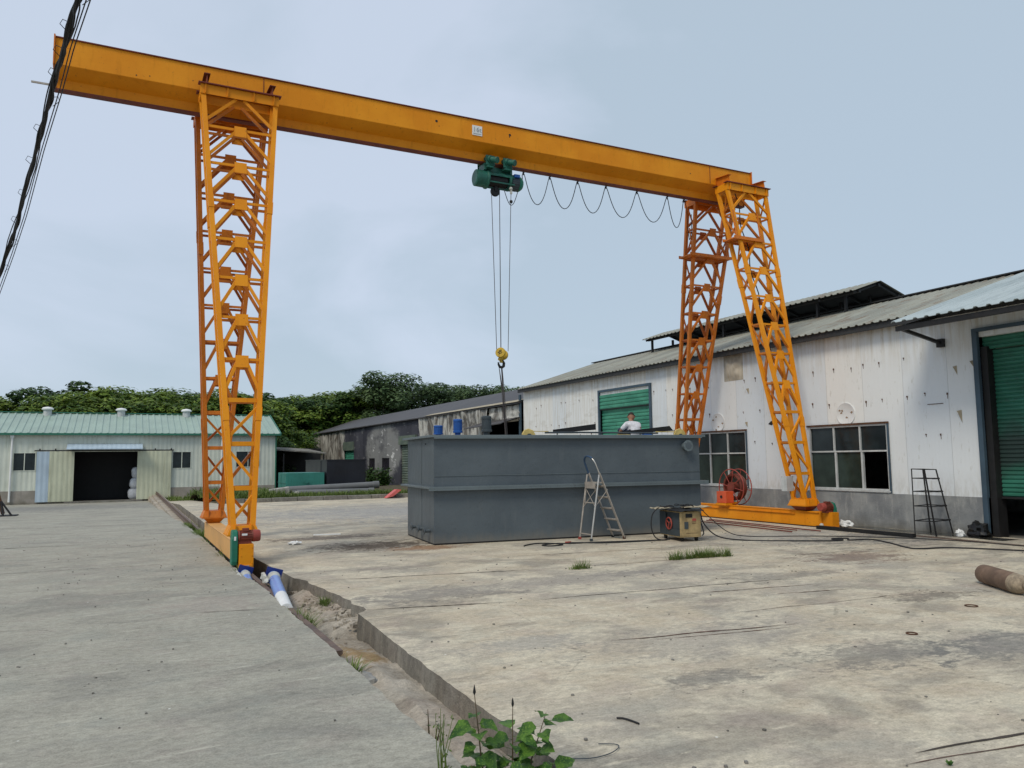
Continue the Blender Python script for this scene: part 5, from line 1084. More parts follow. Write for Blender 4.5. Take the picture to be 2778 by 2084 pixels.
hose([(9.4, 12.25, .03), (8.7, 12.42, .012), (8.0, 12.6, .014), (7.75, 12.85, .012), (7.55, 12.95, .014)], .011, 'second black cable beside the coil, ending in a red clamp')
g = MB(); g.box(7.5, 7.62, 12.93, 12.97, .01, .035); tag(obj('welding_clamp', g, M['redfan'], bevel=.005), 'small red clamp on the ground beside the step ladder', 'clamp')
hose([(9.95, 12.0, .52), (10.0, 11.95, .3), (10.2, 11.8, .08), (10.6, 11.5, .012), (11.3, 10.9, .012), (11.9, 10.55, .012), (12.15, 10.6, .012), (12.05, 10.75, .012), (12.2, 10.85, .012), (12.4, 10.7, .012), (12.2, 10.5, .012), (12.6, 10.35, .012), (12.4, 9.8, .012), (12.0, 9.1, .012), (12.1, 8.9, .014), (12.6, 8.75, .012), (13.1, 8.0, .012), (13.4, 7.2, .012)], .013, 'thick black hose winding from the welding machine to the right edge')
hose([(9.98, 12.05, .62), (10.4, 12.3, .42), (10.8, 12.2, .1), (11.2, 12.0, .012), (12.2, 11.4, .012), (13.2, 10.4, .012), (13.7, 9.3, .012), (13.8, 8.2, .012), (13.8, 7, .012)], .008, 'thin black cable running beside the thicker hose on the yard')
hose([(9.92, 12.1, .5), (9.95, 12.0, .35), (9.97, 11.95, .15), (9.93, 11.95, .10)], .012, 'short black lead down the right side of the welding machine')

# ------------------------------------------------------------------ yard clutter
def bar(p, q, r, m, label, group=None, name='steel_bar'):
    g = MB(); g.tube([p, q], r, 6); return tag(obj(name, g, M[m]), label, 'steel bar', group)
for k, (p, q) in enumerate((((12.6, 15.2, .03), (12.4, 12.1, .03)), ((12.95, 15.4, .03), (12.75, 12.3, .03)), ((13.2, 15.6, .03), (13.0, 11.9, .03)))):
    bar(p, q, .014, 'rustred', ['dark red steel bar nearest the tank, in front of the right wheel beam', 'middle dark red steel bar in front of the right wheel beam', 'dark red steel bar closest to the right wheel beam'][k], 'red steel bars on the ground')
g = MB(); g.obox((13.6, 11.35, .04), (-.02, 1.15, 0), (.05, 0, 0), (0, 0, .035)); tag(obj('steel_channel', g, M['black'], smooth=False), 'dark steel channel lying at the near end of the right wheel beam', 'steel bar')
CY = thing('gas_cylinder', 'rusty brown gas cylinder lying on the yard at the right edge', 'gas cylinder', (9.8, 6.2, 0))
ca, cb = Vector((9.60, 6.28, .115)), Vector((9.17, 5.62, .115)); ax = (cb-ca).normalized()
g = MB(); g.lathe(ca, ax, [(0, .05), (.015, .09), (.05, .112), (.12, .115), (.80, .115)], 32); obj('body', g, M['cyl'], CY, ang=50)
g = MB(); g.lathe(ca+ax*.802, ax, [(0, .1155), (.06, .112), (.14, .085), (.18, .05), (.19, .035), (.24, .035)], 32); obj('shoulder', g, paint('flaky_grey_paint', (.30, .24, .17), .8, var=.4, dirt=(.1, .05, .03), damt=.8, scale=14), CY, ang=50)
g = MB(); g.lathe(ca+ax*1.04, ax, [(0, .03), (.03, .03), (.032, .018), (.07, .018)], 14); obj('valve', g, M['alu'], CY)
RK = thing('welded_step_rack', 'thin black welded steel step frame leaning near the white wall', 'step frame', (14.4, 10.4, 0))
b4 = [Vector((14.02, 10.48, 0)), Vector((14.15, 10.12, 0)), Vector((14.88, 10.28, 0)), Vector((14.74, 10.66, 0))]; t4 = [Vector((14.12, 10.55, 1.30)), Vector((14.2, 10.33, 1.29)), Vector((14.68, 10.42, 1.28)), Vector((14.6, 10.65, 1.29))]
for a, b in zip(b4, t4): g = MB(); g.beam(a, b, .022, .022); obj('leg', g, M['black'], RK, smooth=False)
for k, t in enumerate((.22, .44, .66, .86, 1.0)):
    c4 = [a+(b-a)*t for a, b in zip(b4, t4)]; g = MB()
    for i in range(4):
        if k == 0 or i != 1 or True: g.beam(c4[i], c4[(i+1) % 4], .018, .018)
    if k < 4: g.beam((c4[1]+c4[2])/2+Vector((.12, .03, 0)), (c4[2]+c4[3])/2+Vector((0, 0, .02)), .2, .02) if False else g.beam(c4[1]*.4+c4[2]*.6, c4[2], .06, .03)
    obj('rung', g, M['black'], RK, smooth=False)
def blob(name, c, r, m, label, cat, seed=0, amp=.3, sc=(1, 1, 1), n=24, freq=2.2, group=None):
    def f(u, v):
        a = 2*math.pi*u; t = math.pi*v; d = Vector((math.sin(t)*math.cos(a), math.sin(t)*math.sin(a), math.cos(t))); rr_ = r*(1+amp*noise.noise(d*freq+Vector((seed, 0, 0)))+amp*.4*noise.noise(d*freq*3+Vector((seed, 5, 0))))
        return (c[0]+d.x*rr_*sc[0], c[1]+d.y*rr_*sc[1], max(c[2]-r*sc[2]*.55, c[2]+d.z*rr_*sc[2]))
    g = MB(); g.grid(f, n, n//2); return tag(obj(name, g, m), label, cat, group)
blob('rubbish_bag', (14.85, 9.72, .09), .17, M['bagblack'], 'crumpled black rubbish bag against the white warehouse near the door', 'bag', 2, .5)
blob('plastic_scrap', (14.62, 9.95, .04), .08, M['white'], 'small white and orange scrap beside the black bag', 'scrap', 4, .5)
blob('plastic_bag', (14.5, 12.55, .05), .13, M['white'], 'crumpled white plastic bag behind the end of the right wheel beam', 'bag', 7, .6, (1.2, 1, .7))
blob('can', (13.83, 12.62, .05), .045, M['film'], 'small dusty white can by the right wheel beam', 'can', 9, .1, (1, 1, 1.2))
# far clutter
def tank_box(name, label, x0, x1, y0, y1, z0, z1, m, rim=True):
    t = thing(name, label, 'tank', ((x0+x1)/2, (y0+y1)/2, z0)); g = MB(); g.box(x0, x1, y0, y1, z0, z1); b = obj('shell', g, m, t, smooth=False, bevel=.01)
    g = MB()
    if rim: g.box(x0-.03, x1+.03, y0-.03, y0-.001, z1-.05, z1+.01); g.box(x0-.03, x0-.001, y0-.001, y1, z1-.05, z1+.01)
    g.box(x0-.02, x0-.001, y0+1.2, y0+1.25, z0, z1-.06); g.box(x0-.02, x0-.001, y0-.0, y1, z0+.45, z0+.48); obj('rim', g, m, t, smooth=False); return t
tank_box('dark_tank', 'near-black rectangular steel tank beyond the yard kerb', 8.56, 10.42, 37, 41.8, .12, 1.66, M['darktank'])
gt = tank_box('green_tank', 'small teal steel tank left of the black one', 6.69, 8.45, 37.0, 39.0, .15, 1.07, M['teal'], False)
g = MB(); g.lathe((7.6, 37, .68), (0, -1, 0), [(0, .06), (.08, .06), (.08, .11), (.1, .11), (.1, .06)], 18); obj('nozzle', g, M['teal'], gt)
def bigpipe(p, q, r, label):
    g = MB(); p, q = Vector(p), Vector(q); d = (q-p).normalized(); L = (q-p).length; g.lathe(p, d, [(0, r*.88), (0, r), (L*.93, r), (L*.935, r*1.12), (L, r*1.12)], 22); t = thing('drain_pipe', label, 'pipe', tuple(p), 'grey plastic pipes on the verge'); obj('barrel', g, M['pvc'], t); g = MB(); g.cyl(p-d*.002, p+d*.002, r*.86, n=20); obj('bore', g, M['black'], t)
bigpipe((6.40, 35.3, .36), (10.45, 34.9, .50), .15, 'upper grey plastic pipe on the pile behind the kerb'); bigpipe((6.75, 34.75, .22), (10.1, 34.5, .22), .15, 'front grey plastic pipe lying lowest behind the kerb'); bigpipe((6.62, 35.1, .20), (10.2, 35.15, .24), .14, 'grey plastic pipe underneath the upper one on the verge')
g = MB(); g.obox((5.95, 34.3, .22), (.42, .02, .05), (0, .06, .02), (-.03, .0, .26)); tag(obj('stone_slab', g, M['kerb'] if False else M['stone'], smooth=False, bevel=.02), 'pale stone slab leaning at the left end of the grey pipes', 'slab')
blob('stone', (6.6, 33.9, .2), .14, M['stone'], 'grey stone in front of the left pipe ends', 'stone', 3, .3)
blob('white_debris', (5.0, 35.6, .32), .2, M['white'], 'crumpled white debris in the grass behind the kerb', 'debris', 5, .7, (1.6, 1, .6))
g = MB(); c = Vector((10.1, 32.0, 0.02)); e = Vector((.35, 0, .26)); g.add([c+Vector((-.18, 0, 0)), c+Vector((.12, 0, .07)), c+Vector((.48, .0, .33)), c+Vector((.28, 0, .36)), c+Vector((.0, .0, .14)), c+Vector((-.18, .4, 0)), c+Vector((.12, .4, .07)), c+Vector((.48, .4, .32)), c+Vector((.28, .4, .34)), c+Vector((.0, .4, .14))], [(0, 1, 2, 3, 4), (9, 8, 7, 6, 5), (0, 4, 9, 5), (4, 3, 8, 9), (3, 2, 7, 8), (2, 1, 6, 7), (1, 0, 5, 6)]); tag(obj('metal_sheet', g, M['pink'], smooth=False), 'pinkish red sheet propped on the low kerb behind the tank', 'sheet')
HS = thing('hook_stand', 'black tripod stand with a hanging hook at the far left', 'stand', (-4.0, 34.5, -.28))
g = MB(); g.beam((-3.95, 34.5, -.2), (-4.25, 34.5, .98), .09, .12); g.box(-4.38, -4.12, 34.4, 34.6, .92, .99); g.sphere((-4.23, 34.5, 1.03), .07, 8, 6); obj('mast', g, M['rust'], HS, smooth=False)
for q in ((-4.5, 34.3), (-3.65, 34.3), (-4.0, 34.9), (-3.9, 34.2)):
    g = MB(); g.beam((q[0], q[1], -.27), (-4.05, 34.5, .3), .05, .05); obj('leg', g, M['black'], HS, smooth=False)
g = MB(); g.box(-4.6, -3.5, 34.15, 34.95, -.29, -.25); obj('base_plate', g, M['black'], HS, smooth=False)
g = MB(); g.tube([(-4.32, 34.45, .92), (-4.32, 34.45, .55)], .012, 5); g.tube([Vector((-4.32+a, 34.45, .45+b)) for a, b in ((0, .1), (.03, .05), (.05, 0), (.02, -.06), (-.05, -.06), (-.08, 0))], .02, 6); obj('hanging_hook', g, M['black'], HS)
# pipes in the trench
def wrapped(a, b, r, m1, m2, label, fl):
    a, b = Vector(a), Vector(b); d = (b-a).normalized(); L = (b-a).length; t = thing('flanged_pipe', label, 'pipe', tuple(a), 'blue wrapped pipes in the trench')
    g = MB(); g.tube([a, a+d*L*.68], r, 18); obj('barrel', g, m1, t)
    g = MB(); g.lathe(a-d*.02, d, [(0, r*.8), (.06, r*1.02), (.14, r*1.2), (.26, r*1.12), (.34, r*1.02)], 16)
    if m2 is not None: g2 = MB(); g2.tube([a+d*L*.66, b], r*1.04, 18); obj('sleeve', g2, m2, t)
    obj('plastic_wrap', g, M['film'], t)
    e1 = d.cross(Vector((0, 0, 1))).normalized(); e2 = e1.cross(d); g = MB(); g.obox(a-d*.035, e1*fl+e2*fl*.3, e2*fl-e1*fl*.3, d*.008); obj('flange_plate', g, M['navy'], t, smooth=False)
    def wrap(u, v): 
        an = u*math.pi*.9-2.2; rr_ = r*(1.05+.75*v)*(1+.45*noise.noise(Vector((u*7, v*5, a.y)))); return tuple(a+d*(.5-.45*v)+e1*math.cos(an)*rr_*1.2+e2*math.sin(an)*rr_)
    g = MB(); g.grid(wrap, 16, 8); obj('loose_film', g, M['film'], t)
wrapped((1.90, 11.35, .02), (1.68, 9.15, -.06), .075, M['pipeblue'], M['white'], 'blue pipe with a white sleeved end and square flange in the trench', .105)
wrapped((1.63, 12.15, -.02), (1.56, 10.6, -.13), .06, M['pipeblue'], None, 'partly hidden blue pipe wrapped in loose plastic at the slab edge', .10)
blob('concrete_chunk', (1.78, 6.35, -.20), .13, M['stone'], 'bluish concrete chunk lying in the trench next to a grass tuft', 'stone', 12, .35, (1, 1.3, .7)); blob('broken_stone', (1.84, 5.0, -.22), .06, M['trench'], 'small pale stone on the trench mortar ridge', 'stone', 15, .5); blob('broken_brick', (1.73, 6.9, -.22), .06, M['rust'], 'small brown lump of rubble on the trench rail', 'rubble', 18, .4)
rr = random.Random(11)
g = MB()
for k in range(170):
    y = rr.uniform(8.4, 11.2); x = yard_edge(y)-abs(rr.gauss(0, .13)); s = rr.uniform(.008, .035); u = (x-1.6)/.75; z = -.27+.18*max(0, u-.3)
    a = rr.uniform(0, 3); g.obox((x, y, z+s*.4), (s*math.cos(a), s*math.sin(a), rr.uniform(-.3, .3)*s), (-s*.8*math.sin(a), s*.8*math.cos(a), 0), (rr.uniform(-.3, .3)*s, 0, s*.7))
for k in range(260):
    y = rr.uniform(2.5, 12); x = rr.uniform(1.66, 2.1); s = rr.uniform(.003, .012); a = rr.uniform(0, 3); g.obox((x, y, -.262+s*.4+.02*(1-abs(x-1.9)*3)), (s*math.cos(a), s*math.sin(a), 0), (-s*.8*math.sin(a), s*.8*math.cos(a), 0), (0, 0, s*.7))
tag(obj('rubble', g, M['trench'], smooth=False), 'loose crumbled concrete along the broken trench wall', 'rubble', kind='stuff')
g = MB()
for k in range(420):
    x, y = rr.uniform(2.4, 14), rr.uniform(2.8, 20)
    if 5 < x < 11.5 and y > 13: continue
    s = rr.uniform(.003, .011); a = rr.uniform(0, 3); g.obox((x, y, s*.5), (s*math.cos(a), s*math.sin(a), 0), (-s*.8*math.sin(a), s*.8*math.cos(a), 0), (0, 0, s*.6))
for k in range(260):
    x, y = rr.uniform(-4, 1.5), rr.uniform(2.8, 20); s = rr.uniform(.003, .009); a = rr.uniform(0, 3); g.obox((x, y, s*.5+.002), (s*math.cos(a), s*math.sin(a), 0), (-s*.8*math.sin(a), s*.8*math.cos(a), 0), (0, 0, s*.6))
tag(obj('grit', g, M['kerb'], smooth=False), 'loose grit and pebbles scattered over the concrete', 'grit', kind='stuff')
hose([(2.76, 4.18, .008), (2.79, 4.155, .009), (2.81, 4.10, .008), (2.82, 4.03, .008)], .006, 'short dark curved stick on the yard near the camera', 'stick', 'black', 'stick')
hose([(2.15, 3.77, .006), (2.28, 3.71, .006), (2.39, 3.71, .008), (2.48, 3.75, .01), (2.51, 3.81, .008), (2.43, 3.87, .006)], .0028, 'thin grey bent wire lying on the yard beside the trench edge', 'wire', 'dgrey', 'wire')
for k, (x, y, r, lab) in enumerate(((8.02, 5.39, .06, 'small flat rusty ring on the yard left of the gas cylinder'), (6.35, 4.84, .045, 'small dark metal washer in the middle of the yard'))):
    g = MB(); g.tube([Vector((x+r*math.cos(q*math.pi/10), y+r*math.sin(q*math.pi/10), .006)) for q in range(20)], .006, 6, closed=True); tag(obj('metal_ring', g, M['rust']), lab, 'ring')
g = MB(); g.obox((4.0, 17.2, .012), (.28, -.06, 0), (.012, .04, 0), (0, 0, .01)); tag(obj('wood_lath', g, M['white'], smooth=False), 'thin white lath on the oil stain left of the tank', 'lath')
g = MB(); g.obox((12.9, 10.35, .01), (.2, -.12, 0), (.01, .02, 0), (0, 0, .006)); tag(obj('pale_lath', g, M['cardboard'], smooth=False), 'thin pale lath on the yard between the black hoses', 'lath')
blob('paper_scrap', (3.0, 15.6, .03), .09, M['white'], 'crumpled pale scrap beside the left wheel beam', 'scrap', 23, .6, (1.4, 1, .4))

# overhead cable
cp_ = [(-.40, 7.1, 5.96), (-.45, 7.61, 5.94), (-.65, 8.61, 5.85), (-.81, 9.6, 5.80), (-1.09, 11.09, 5.65), (-1.44, 12.98, 5.32), (-1.77, 14.53, 5.01), (-2.26, 16.51, 4.44)]
OC = thing('overhead_cable', 'thick black bundle of twisted overhead cables crossing the sky at upper left', 'cable', (-1, 10, 5.7))
def cpt(t):
    i = min(int(t*(len(cp_)-1)), len(cp_)-2); f = t*(len(cp_)-1)-i; return Vector(cp_[i]).lerp(Vector(cp_[i+1]), f)
for q, (r, off, tw) in enumerate(((.020, 0, 0), (.012, .024, 30), (.010, .026, 44), (.011, .03, 23), (.007, .045, 17))):
    g = MB(); g.tube([cpt(i/180)+Vector((off*math.cos(i/180*tw+q*2)+.01*noise.noise(Vector((i*.15, q, 0))), 0, off*math.sin(i/180*tw+q*2)+.012*noise.noise(Vector((i*.11, q, 5))))) for i in range(181)], r, 6); obj('strand', g, M['rubber'], OC)
for q in range(14):
    t = (q+.5)/14; c = cpt(t); s = random.choice((-1, 1)); g = MB(); g.tube([c, c+Vector((s*.07, .02, .03)), c+Vector((s*.09, 0, -.03)), c+Vector((s*.02, .05, -.08))], .004, 5); obj('tie_end', g, M['rubber'], OC)
for q, dx in enumerate((.05, .085)):
    g = MB(); g.tube([cpt(i/40)+Vector((dx*(1-.2*math.sin(i/40*3)), 0, -.05-.06*math.sin(math.pi*i/40))) for i in range(41)], .006, 5); obj('thin_wire', g, M['rubber'], OC)

# ------------------------------------------------------------------ vegetation
def leafquad(g, c, n, s, rnd, asp=.5):
    n = n.normalized(); a = n.orthogonal().normalized(); a = Matrix.Rotation(rnd.uniform(0, 6.28), 3, n) @ a; b = n.cross(a)
    g.add([c-a*s, c+b*s*asp, c+a*s, c-b*s*asp], [(0, 1, 2, 3)])
def tree_proto(name, seed, R0, hgt, m, nclump, nleaf, leaf, flat=.75, spread=1.0, trunk_h=2.2):
    rnd = random.Random(seed); root = bpy.data.objects.new(name, None); COL.objects.link(root)
    t = MB(); t.tube([(0, 0, 0), (.05, .05, trunk_h*.6), (.1, 0, trunk_h*1.3), (0, .1, hgt*.75)], [.22, .17, .12, .04], 8)
    cl = []
    for k in range(nclump):
        a = rnd.uniform(0, 6.283); zz = rnd.uniform(0, 1); rr_ = R0*spread*math.sqrt(max(.05, 1-(zz-.35)**2*1.7))*rnd.uniform(.35, 1.0)
        cl.append(Vector((rr_*math.cos(a), rr_*math.sin(a), trunk_h*.45+(hgt-trunk_h*.45)*zz*rnd.uniform(.85, 1.0))))
    for c in cl[:12]: t.tube([(0, 0, trunk_h*rnd.uniform(.8, 1.4)), c*.6+Vector((0, 0, trunk_h*.2)), c], [.08, .05, .015], 5)
    obj('trunk', t, M['trunk'], root); g = MB()
    for c in cl:
        cr_ = rnd.uniform(.5, 1.0)*R0*.33
        for q in range(nleaf):
            d = Vector((rnd.gauss(0, 1), rnd.gauss(0, 1), rnd.gauss(0, 1))).normalized(); p = c+Vector((d.x*cr_*1.25, d.y*cr_*1.25, d.z*cr_*flat))*rnd.uniform(.55, 1.05)**.6
            leafquad(g, p, d*.6+Vector((rnd.uniform(-.5, .5), rnd.uniform(-.5, .5), 1.0)), leaf*rnd.uniform(.6, 1.3), rnd)
    obj('crown', g, m, root, smooth=False); return root
protos = [tree_proto('broadleaf_tree', 1, 3.4, 6.9, M['leafY'], 60, 230, .165, .55), tree_proto('broadleaf_tree', 2, 3.0, 6.6, M['leafD'], 54, 230, .16, .6), tree_proto('broadleaf_tree', 5, 3.6, 6.7, M['leafY'], 64, 230, .165, .5), tree_proto('rounded_tree', 9, 4.2, 10.4, M['leafG'], 78, 230, .21, .8, 1.0, 3)]
used = set()
def place(k, x, y, s, rz, label, z=-.6, sz=1.0, group='trees behind the warehouses'):
    if k in used: o = copy_tree(protos[k])
    else: o = protos[k]; used.add(k)
    o.location = (x, y, z); o.rotation_euler.z = rz; o.scale = (s, s, s*sz); tag(o, label, 'tree', group)
rnd = random.Random(21); row = []
# (x, y, proto, scale): nearest row just behind the green roof, then a second
T_ = [(-8.6, 62, 1, .84), (-6.2, 61.5, 0, .80), (-3.6, 62.5, 2, .93), (-1.6, 61, 0, .86), (.4, 63, 2, 1.02), (2.6, 61.5, 0, .93), (4.8, 62.5, 1, .97), (7.0, 61.5, 2, .98), (9.2, 62, 0, .88), (13.4, 74.5, 2, 1.05), (15.6, 75.5, 0, 1.08), (17.0, 74, 1, 1.12), (10.6, 69, 1, 1.0), (18.2, 76, 2, 1.18), (21.0, 77, 2, 1.25), (9.0, 57.4, 1, .62), (10.6, 60.5, 0, .66)]
lab_pos = ['at the left edge, above the green roof', 'second from the left behind the green roof', 'behind the leftmost roof vent', 'between the left and middle roof vents', 'rising highest behind the middle roof vent', 'behind the right roof vent', 'touching the left side of the left crane legs', 'behind the two left crane legs', 'right of the left crane legs', 'above the right end of the green roof', 'above the dark open shed', 'low behind the burnt warehouse roof end', 'rising tall just right of the left crane legs', 'behind the left part of the burnt roof', 'at the foot of the tall grey-green tree', 'low behind the left end of the dark shed', 'low above the dark shed roof, left of the burnt warehouse']
kinds = {0: 'yellowish green tree', 1: 'dark green tree', 2: 'bushy yellowish green tree'}
for (x, y, k, s), lp in zip(T_, lab_pos): place(k, x, y, s*1.13, rnd.uniform(0, 6), kinds[k]+' '+lp)
for (x, y, s, lb) in ((22.3, 73, 1.0, 'tall rounded grey-green tree, left of the hook, above the burnt roof'), (26.2, 78, .95, 'rounded grey-green tree directly behind the hook'), (28.8, 74, .93, 'rounded grey-green tree right of the sling'), (32.5, 80, .97, 'grey-green tree a little right of the sling, above the burnt roof'), (36.2, 79, .98, 'grey-green tree behind the upper corner of the white warehouse roof'), (40.0, 82, 1.0, 'rightmost grey-green treetop, peeking over the white warehouse roof edge'), (19.2, 80, .86, 'lower grey-green tree left of the tallest one')): place(3, x, y, s, rnd.uniform(0, 6), lb)
for i in range(11):
    x = -9.5+i*2.35+(2.0 if i > 8 else 0); place((2, 0, 1)[i % 3], x, (66.5 if i < 9 else 76)+1.2*math.sin(i*2.2), (1.16, 1.06, 1.2, 1.12)[i % 4]*(0.92 if i < 2 else 1.0), i*1.3, kinds[(2, 0, 1)[i % 3]]+' in the second row, '+['at the far left edge', 'just inside the left edge', 'right behind the leftmost roof vent', 'between the leftmost and middle roof vents', 'just right of the middle roof vent', 'left of the right roof vent', 'right of the right roof vent', 'seen between the left crane legs', 'just right of the left crane legs', 'above the right end of the green roof', 'above the left end of the burnt warehouse'][i])
# far wood behind everything
g = MB(); rnd = random.Random(5)
for k in range(9000):
    x = rnd.uniform(-40, 60); y = 84+rnd.uniform(0, 6); top = 5.0+1.2*noise.noise(Vector((x*.12, 0, 0)))+1.0*noise.noise(Vector((x*.5, 3, 0))); z = -.6+(top)*rnd.uniform(0, 1)**.6
    leafquad(g, Vector((x, y+1.5*noise.noise(Vector((x, z, 0))), z)), Vector((rnd.uniform(-.6, .6), -.6, 1)), rnd.uniform(.35, .8), rnd, .6)
tag(obj('distant_wood', g, M['leafD'], smooth=False), 'far dark green wood behind the nearer trees', 'wood', kind='stuff')

def blades(g, cx, cy, cz, rx, ry, n, h, rnd, w=.006, lean=.5):
    for k in range(n):
        a = rnd.uniform(0, 6.28); q = math.sqrt(rnd.random()); x, y = cx+rx*q*math.cos(a), cy+ry*q*math.sin(a); hh = h*rnd.uniform(.4, 1.1); la = a+rnd.gauss(0, .9); l = lean*hh*rnd.uniform(.1, 1.3); hh *= 1-.35*q*rnd.random()
        d = Vector((math.cos(la), math.sin(la), 0)); s = Vector((-d.y, d.x, 0))*w*rnd.uniform(.6, 1.3); b = Vector((x, y, cz))
        g.add([b-s, b+s, b+d*l*.35+Vector((0, 0, hh*.55))+s*.8, b+d*l*.35+Vector((0, 0, hh*.55))-s*.8, b+d*l+Vector((0, 0, hh))], [(0, 1, 2, 3), (3, 2, 4)])
def tuft(cx, cy, cz, rx, ry, n, h, label, seed, w=.004, lean=.8, group=None, name='grass_tuft', seed_heads=False):
    rnd = random.Random(seed); g = MB(); blades(g, cx, cy, cz, rx, ry, n, h, rnd, w, lean); blades(g, cx, cy, cz, rx*1.3, ry*1.6, n//2, h*.5, rnd, w, lean*1.5); blades(g, cx, cy, cz, rx*.9, ry, max(3, n//14), h*1.5, rnd, w*.5, lean*.6)
    o = tag(obj(name, g, M['grass'], smooth=False), label, 'grass tuft', group); return o
tuft(5.98, 9.9, 0, .15, .05, 110, .14, 'small grass tuft growing from the joint, left of the larger ones', 1)
for k, (x, y, r, n) in enumerate(((7.78, 10.0, .13, 110), (8.02, 10.0, .09, 70), (8.33, 9.98, .24, 300), (8.68, 9.92, .12, 110))):
    tuft(x, y, 0, r, .06, n, .17, ['leftmost grass tuft in front of the welding machine', 'narrow grass tuft, second from the left in front of the welding machine', 'widest grass tuft in front of the welding machine', 'rightmost grass tuft in front of the welding machine'][k], 10+k, group='grass tufts in the yard joint')
tuft(1.74, 8.62, -.2, .08, .30, 220, .24, 'green grass tuft beside the white pipe end at the slab edge', 31, .007, .9)
tuft(1.72, 6.52, -.2, .06, .13, 70, .20, 'grass tuft beside the bluish concrete chunk in the trench', 32, .008, .9)
tuft(1.70, 5.35, -.24, .04, .1, 30, .12, 'sparse dry grass at the slab edge in the trench', 33, .005)
tuft(2.24, 9.75, -.14, .06, .12, 60, .13, 'dark grass clump on the rubble slope of the trench', 34, .006, .8)
tuft(1.60, 12.5, -.1, .06, .25, 60, .16, 'dark grass under the green chain case of the left wheel beam', 35, .008)
tuft(1.60, 14.6, -.12, .05, .35, 160, .20, 'grass tuft between the slab and the left wheel beam', 36, .008, .8)
tuft(1.60, 17.0, -.12, .05, .9, 300, .16, 'low grass strip along the far part of the left wheel beam', 37, .01, .8)
tuft(1.64, 19.5, -.15, .09, 1.0, 700, .20, 'dense grass strip behind the far end of the left wheel beam', 38, .012, .8)
tuft(1.66, 22.8, -.2, .12, 1.3, 600, .18, 'grass along the rail farther back', 39, .012, .8)
tuft(2.1, 21.0, -.1, .08, .2, 80, .35, 'grey green weed clump right of the rail', 40, .015, .6)
g = MB(); rnd = random.Random(8)
for k in range(150): blades(g, rnd.uniform(3.4, 6.0), rnd.uniform(32.7, 37), .12, .3, .3, 40, .35*rnd.uniform(.5, 1.3), rnd, .02, .7)
for k in range(150): yy = rnd.uniform(37, 48); blades(g, rnd.uniform(3.3, 6.4), yy, .05-.5*max(0, (yy-32.5)/15.5-.72)/.28, .35, .3, 24, .3*rnd.uniform(.5, 1.2), rnd, .02, .7)
for k in range(190): blades(g, rnd.uniform(6, 11.2), rnd.uniform(32.65, 33.9), .12, .3, .2, 26, .24*rnd.uniform(.4, 1.3), rnd, .016, .7)
for k in range(60): blades(g, rnd.uniform(2.2, 8.2), rnd.uniform(45, 49.6), -.45, .4, .3, 26, .3*rnd.uniform(.4, 1.3), rnd, .02, .7)
tag(obj('verge_grass', g, M['grass'], smooth=False), 'rough green grass growing behind the kerb', 'grass', kind='stuff')
def weed(x, y, z, h, n, label, seed, lf=.05, m='leafG', name='tall_weed', spread=.12):
    rnd = random.Random(seed); root = thing(name, label, 'plant', (x, y, z)); s = MB(); l = MB()
    for k in range(n):
        a = rnd.uniform(0, 6.28); q = rnd.uniform(.2, 1)*spread; hh = h*rnd.uniform(.55, 1); b = Vector((x+q*.4*math.cos(a), y+q*.4*math.sin(a), z)); t = b+Vector((q*math.cos(a), q*math.sin(a), hh)); s.tube([b, (b+t)/2+Vector((0, 0, hh*.05)), t], [.006+.003*h, .005+.002*h, .002], 5)
        for j in range(int(14*h/.6)+5):
            u = rnd.uniform(.15, 1); c = b.lerp(t, u); d = Vector((rnd.uniform(-1, 1), rnd.uniform(-1, 1), rnd.uniform(-.2, .6))).normalized(); leafquad(l, c+d*lf*1.1, Vector((rnd.uniform(-.7, .7), rnd.uniform(-.7, .7), 1)), lf*rnd.uniform(.5, 1.1), rnd, .4)
    obj('stem', s, M['stem'], root); obj('foliage', l, M[m], root, smooth=False); return root
weed(13.8, 45.5, -.3, 1.5, 22, 'tall dark weeds left of the burnt warehouse shutter', 1, .16, 'leafD', spread=.5); weed(14.2, 49.0, -.3, 1.4, 22, 'dark weeds below the burnt warehouse windows', 2, .16, 'leafD', spread=.6); weed(14.4, 52.5, -.3, 1.2, 16, 'lower weeds at the left of the burnt warehouse windows', 3, .14, 'leafD', spread=.5)
weed(14.75, 16.3, 0, .62, 3, 'thin leggy weed against the plinth beside the red cable reel', 4, .035, spread=.12)
weed(1.75, 4.72, -.24, .30, 3, 'tiny reddish dry weed at the trench edge', 6, .012, spread=.06)
weed(13.0, 9.0, 0, .05, 2, 'tiny green seedling on the yard', 7, .02, 'sapling') if False else None
# thin stalky weed
rnd = random.Random(15); root = thing('stalky_weed', 'thin stalky green weed in the trench left of the leafy sapling', 'plant', (1.45, 3.78, -.02)); g = MB()
for k in range(9):
    bx = 1.455+rnd.uniform(-.02, .03); by = 3.78+rnd.uniform(-.02, .02); h = rnd.uniform(.22, .36); g.tube([(bx, by, 0.0), (bx+rnd.uniform(-.02, .02), by, h*.5), (bx+rnd.uniform(-.03, .03), by, h)], [.003, .0025, .0012], 5)
    g.tube([(bx, by, .03), (bx+rnd.uniform(-.05, .05), by+.02, .07), (bx+rnd.uniform(-.04, .04), by+.02, .02)], .002, 4)
obj('stem', g, M['grass'], root); g = MB()
for k in range(26): leafquad(g, Vector((1.46+rnd.uniform(-.04, .05), 3.78+rnd.uniform(-.03, .03), rnd.uniform(.02, .34))), Vector((rnd.uniform(-1, 1), rnd.uniform(-1, 1), .6)), .012, rnd, .4)
obj('foliage', g, M['grass'], root, smooth=False)
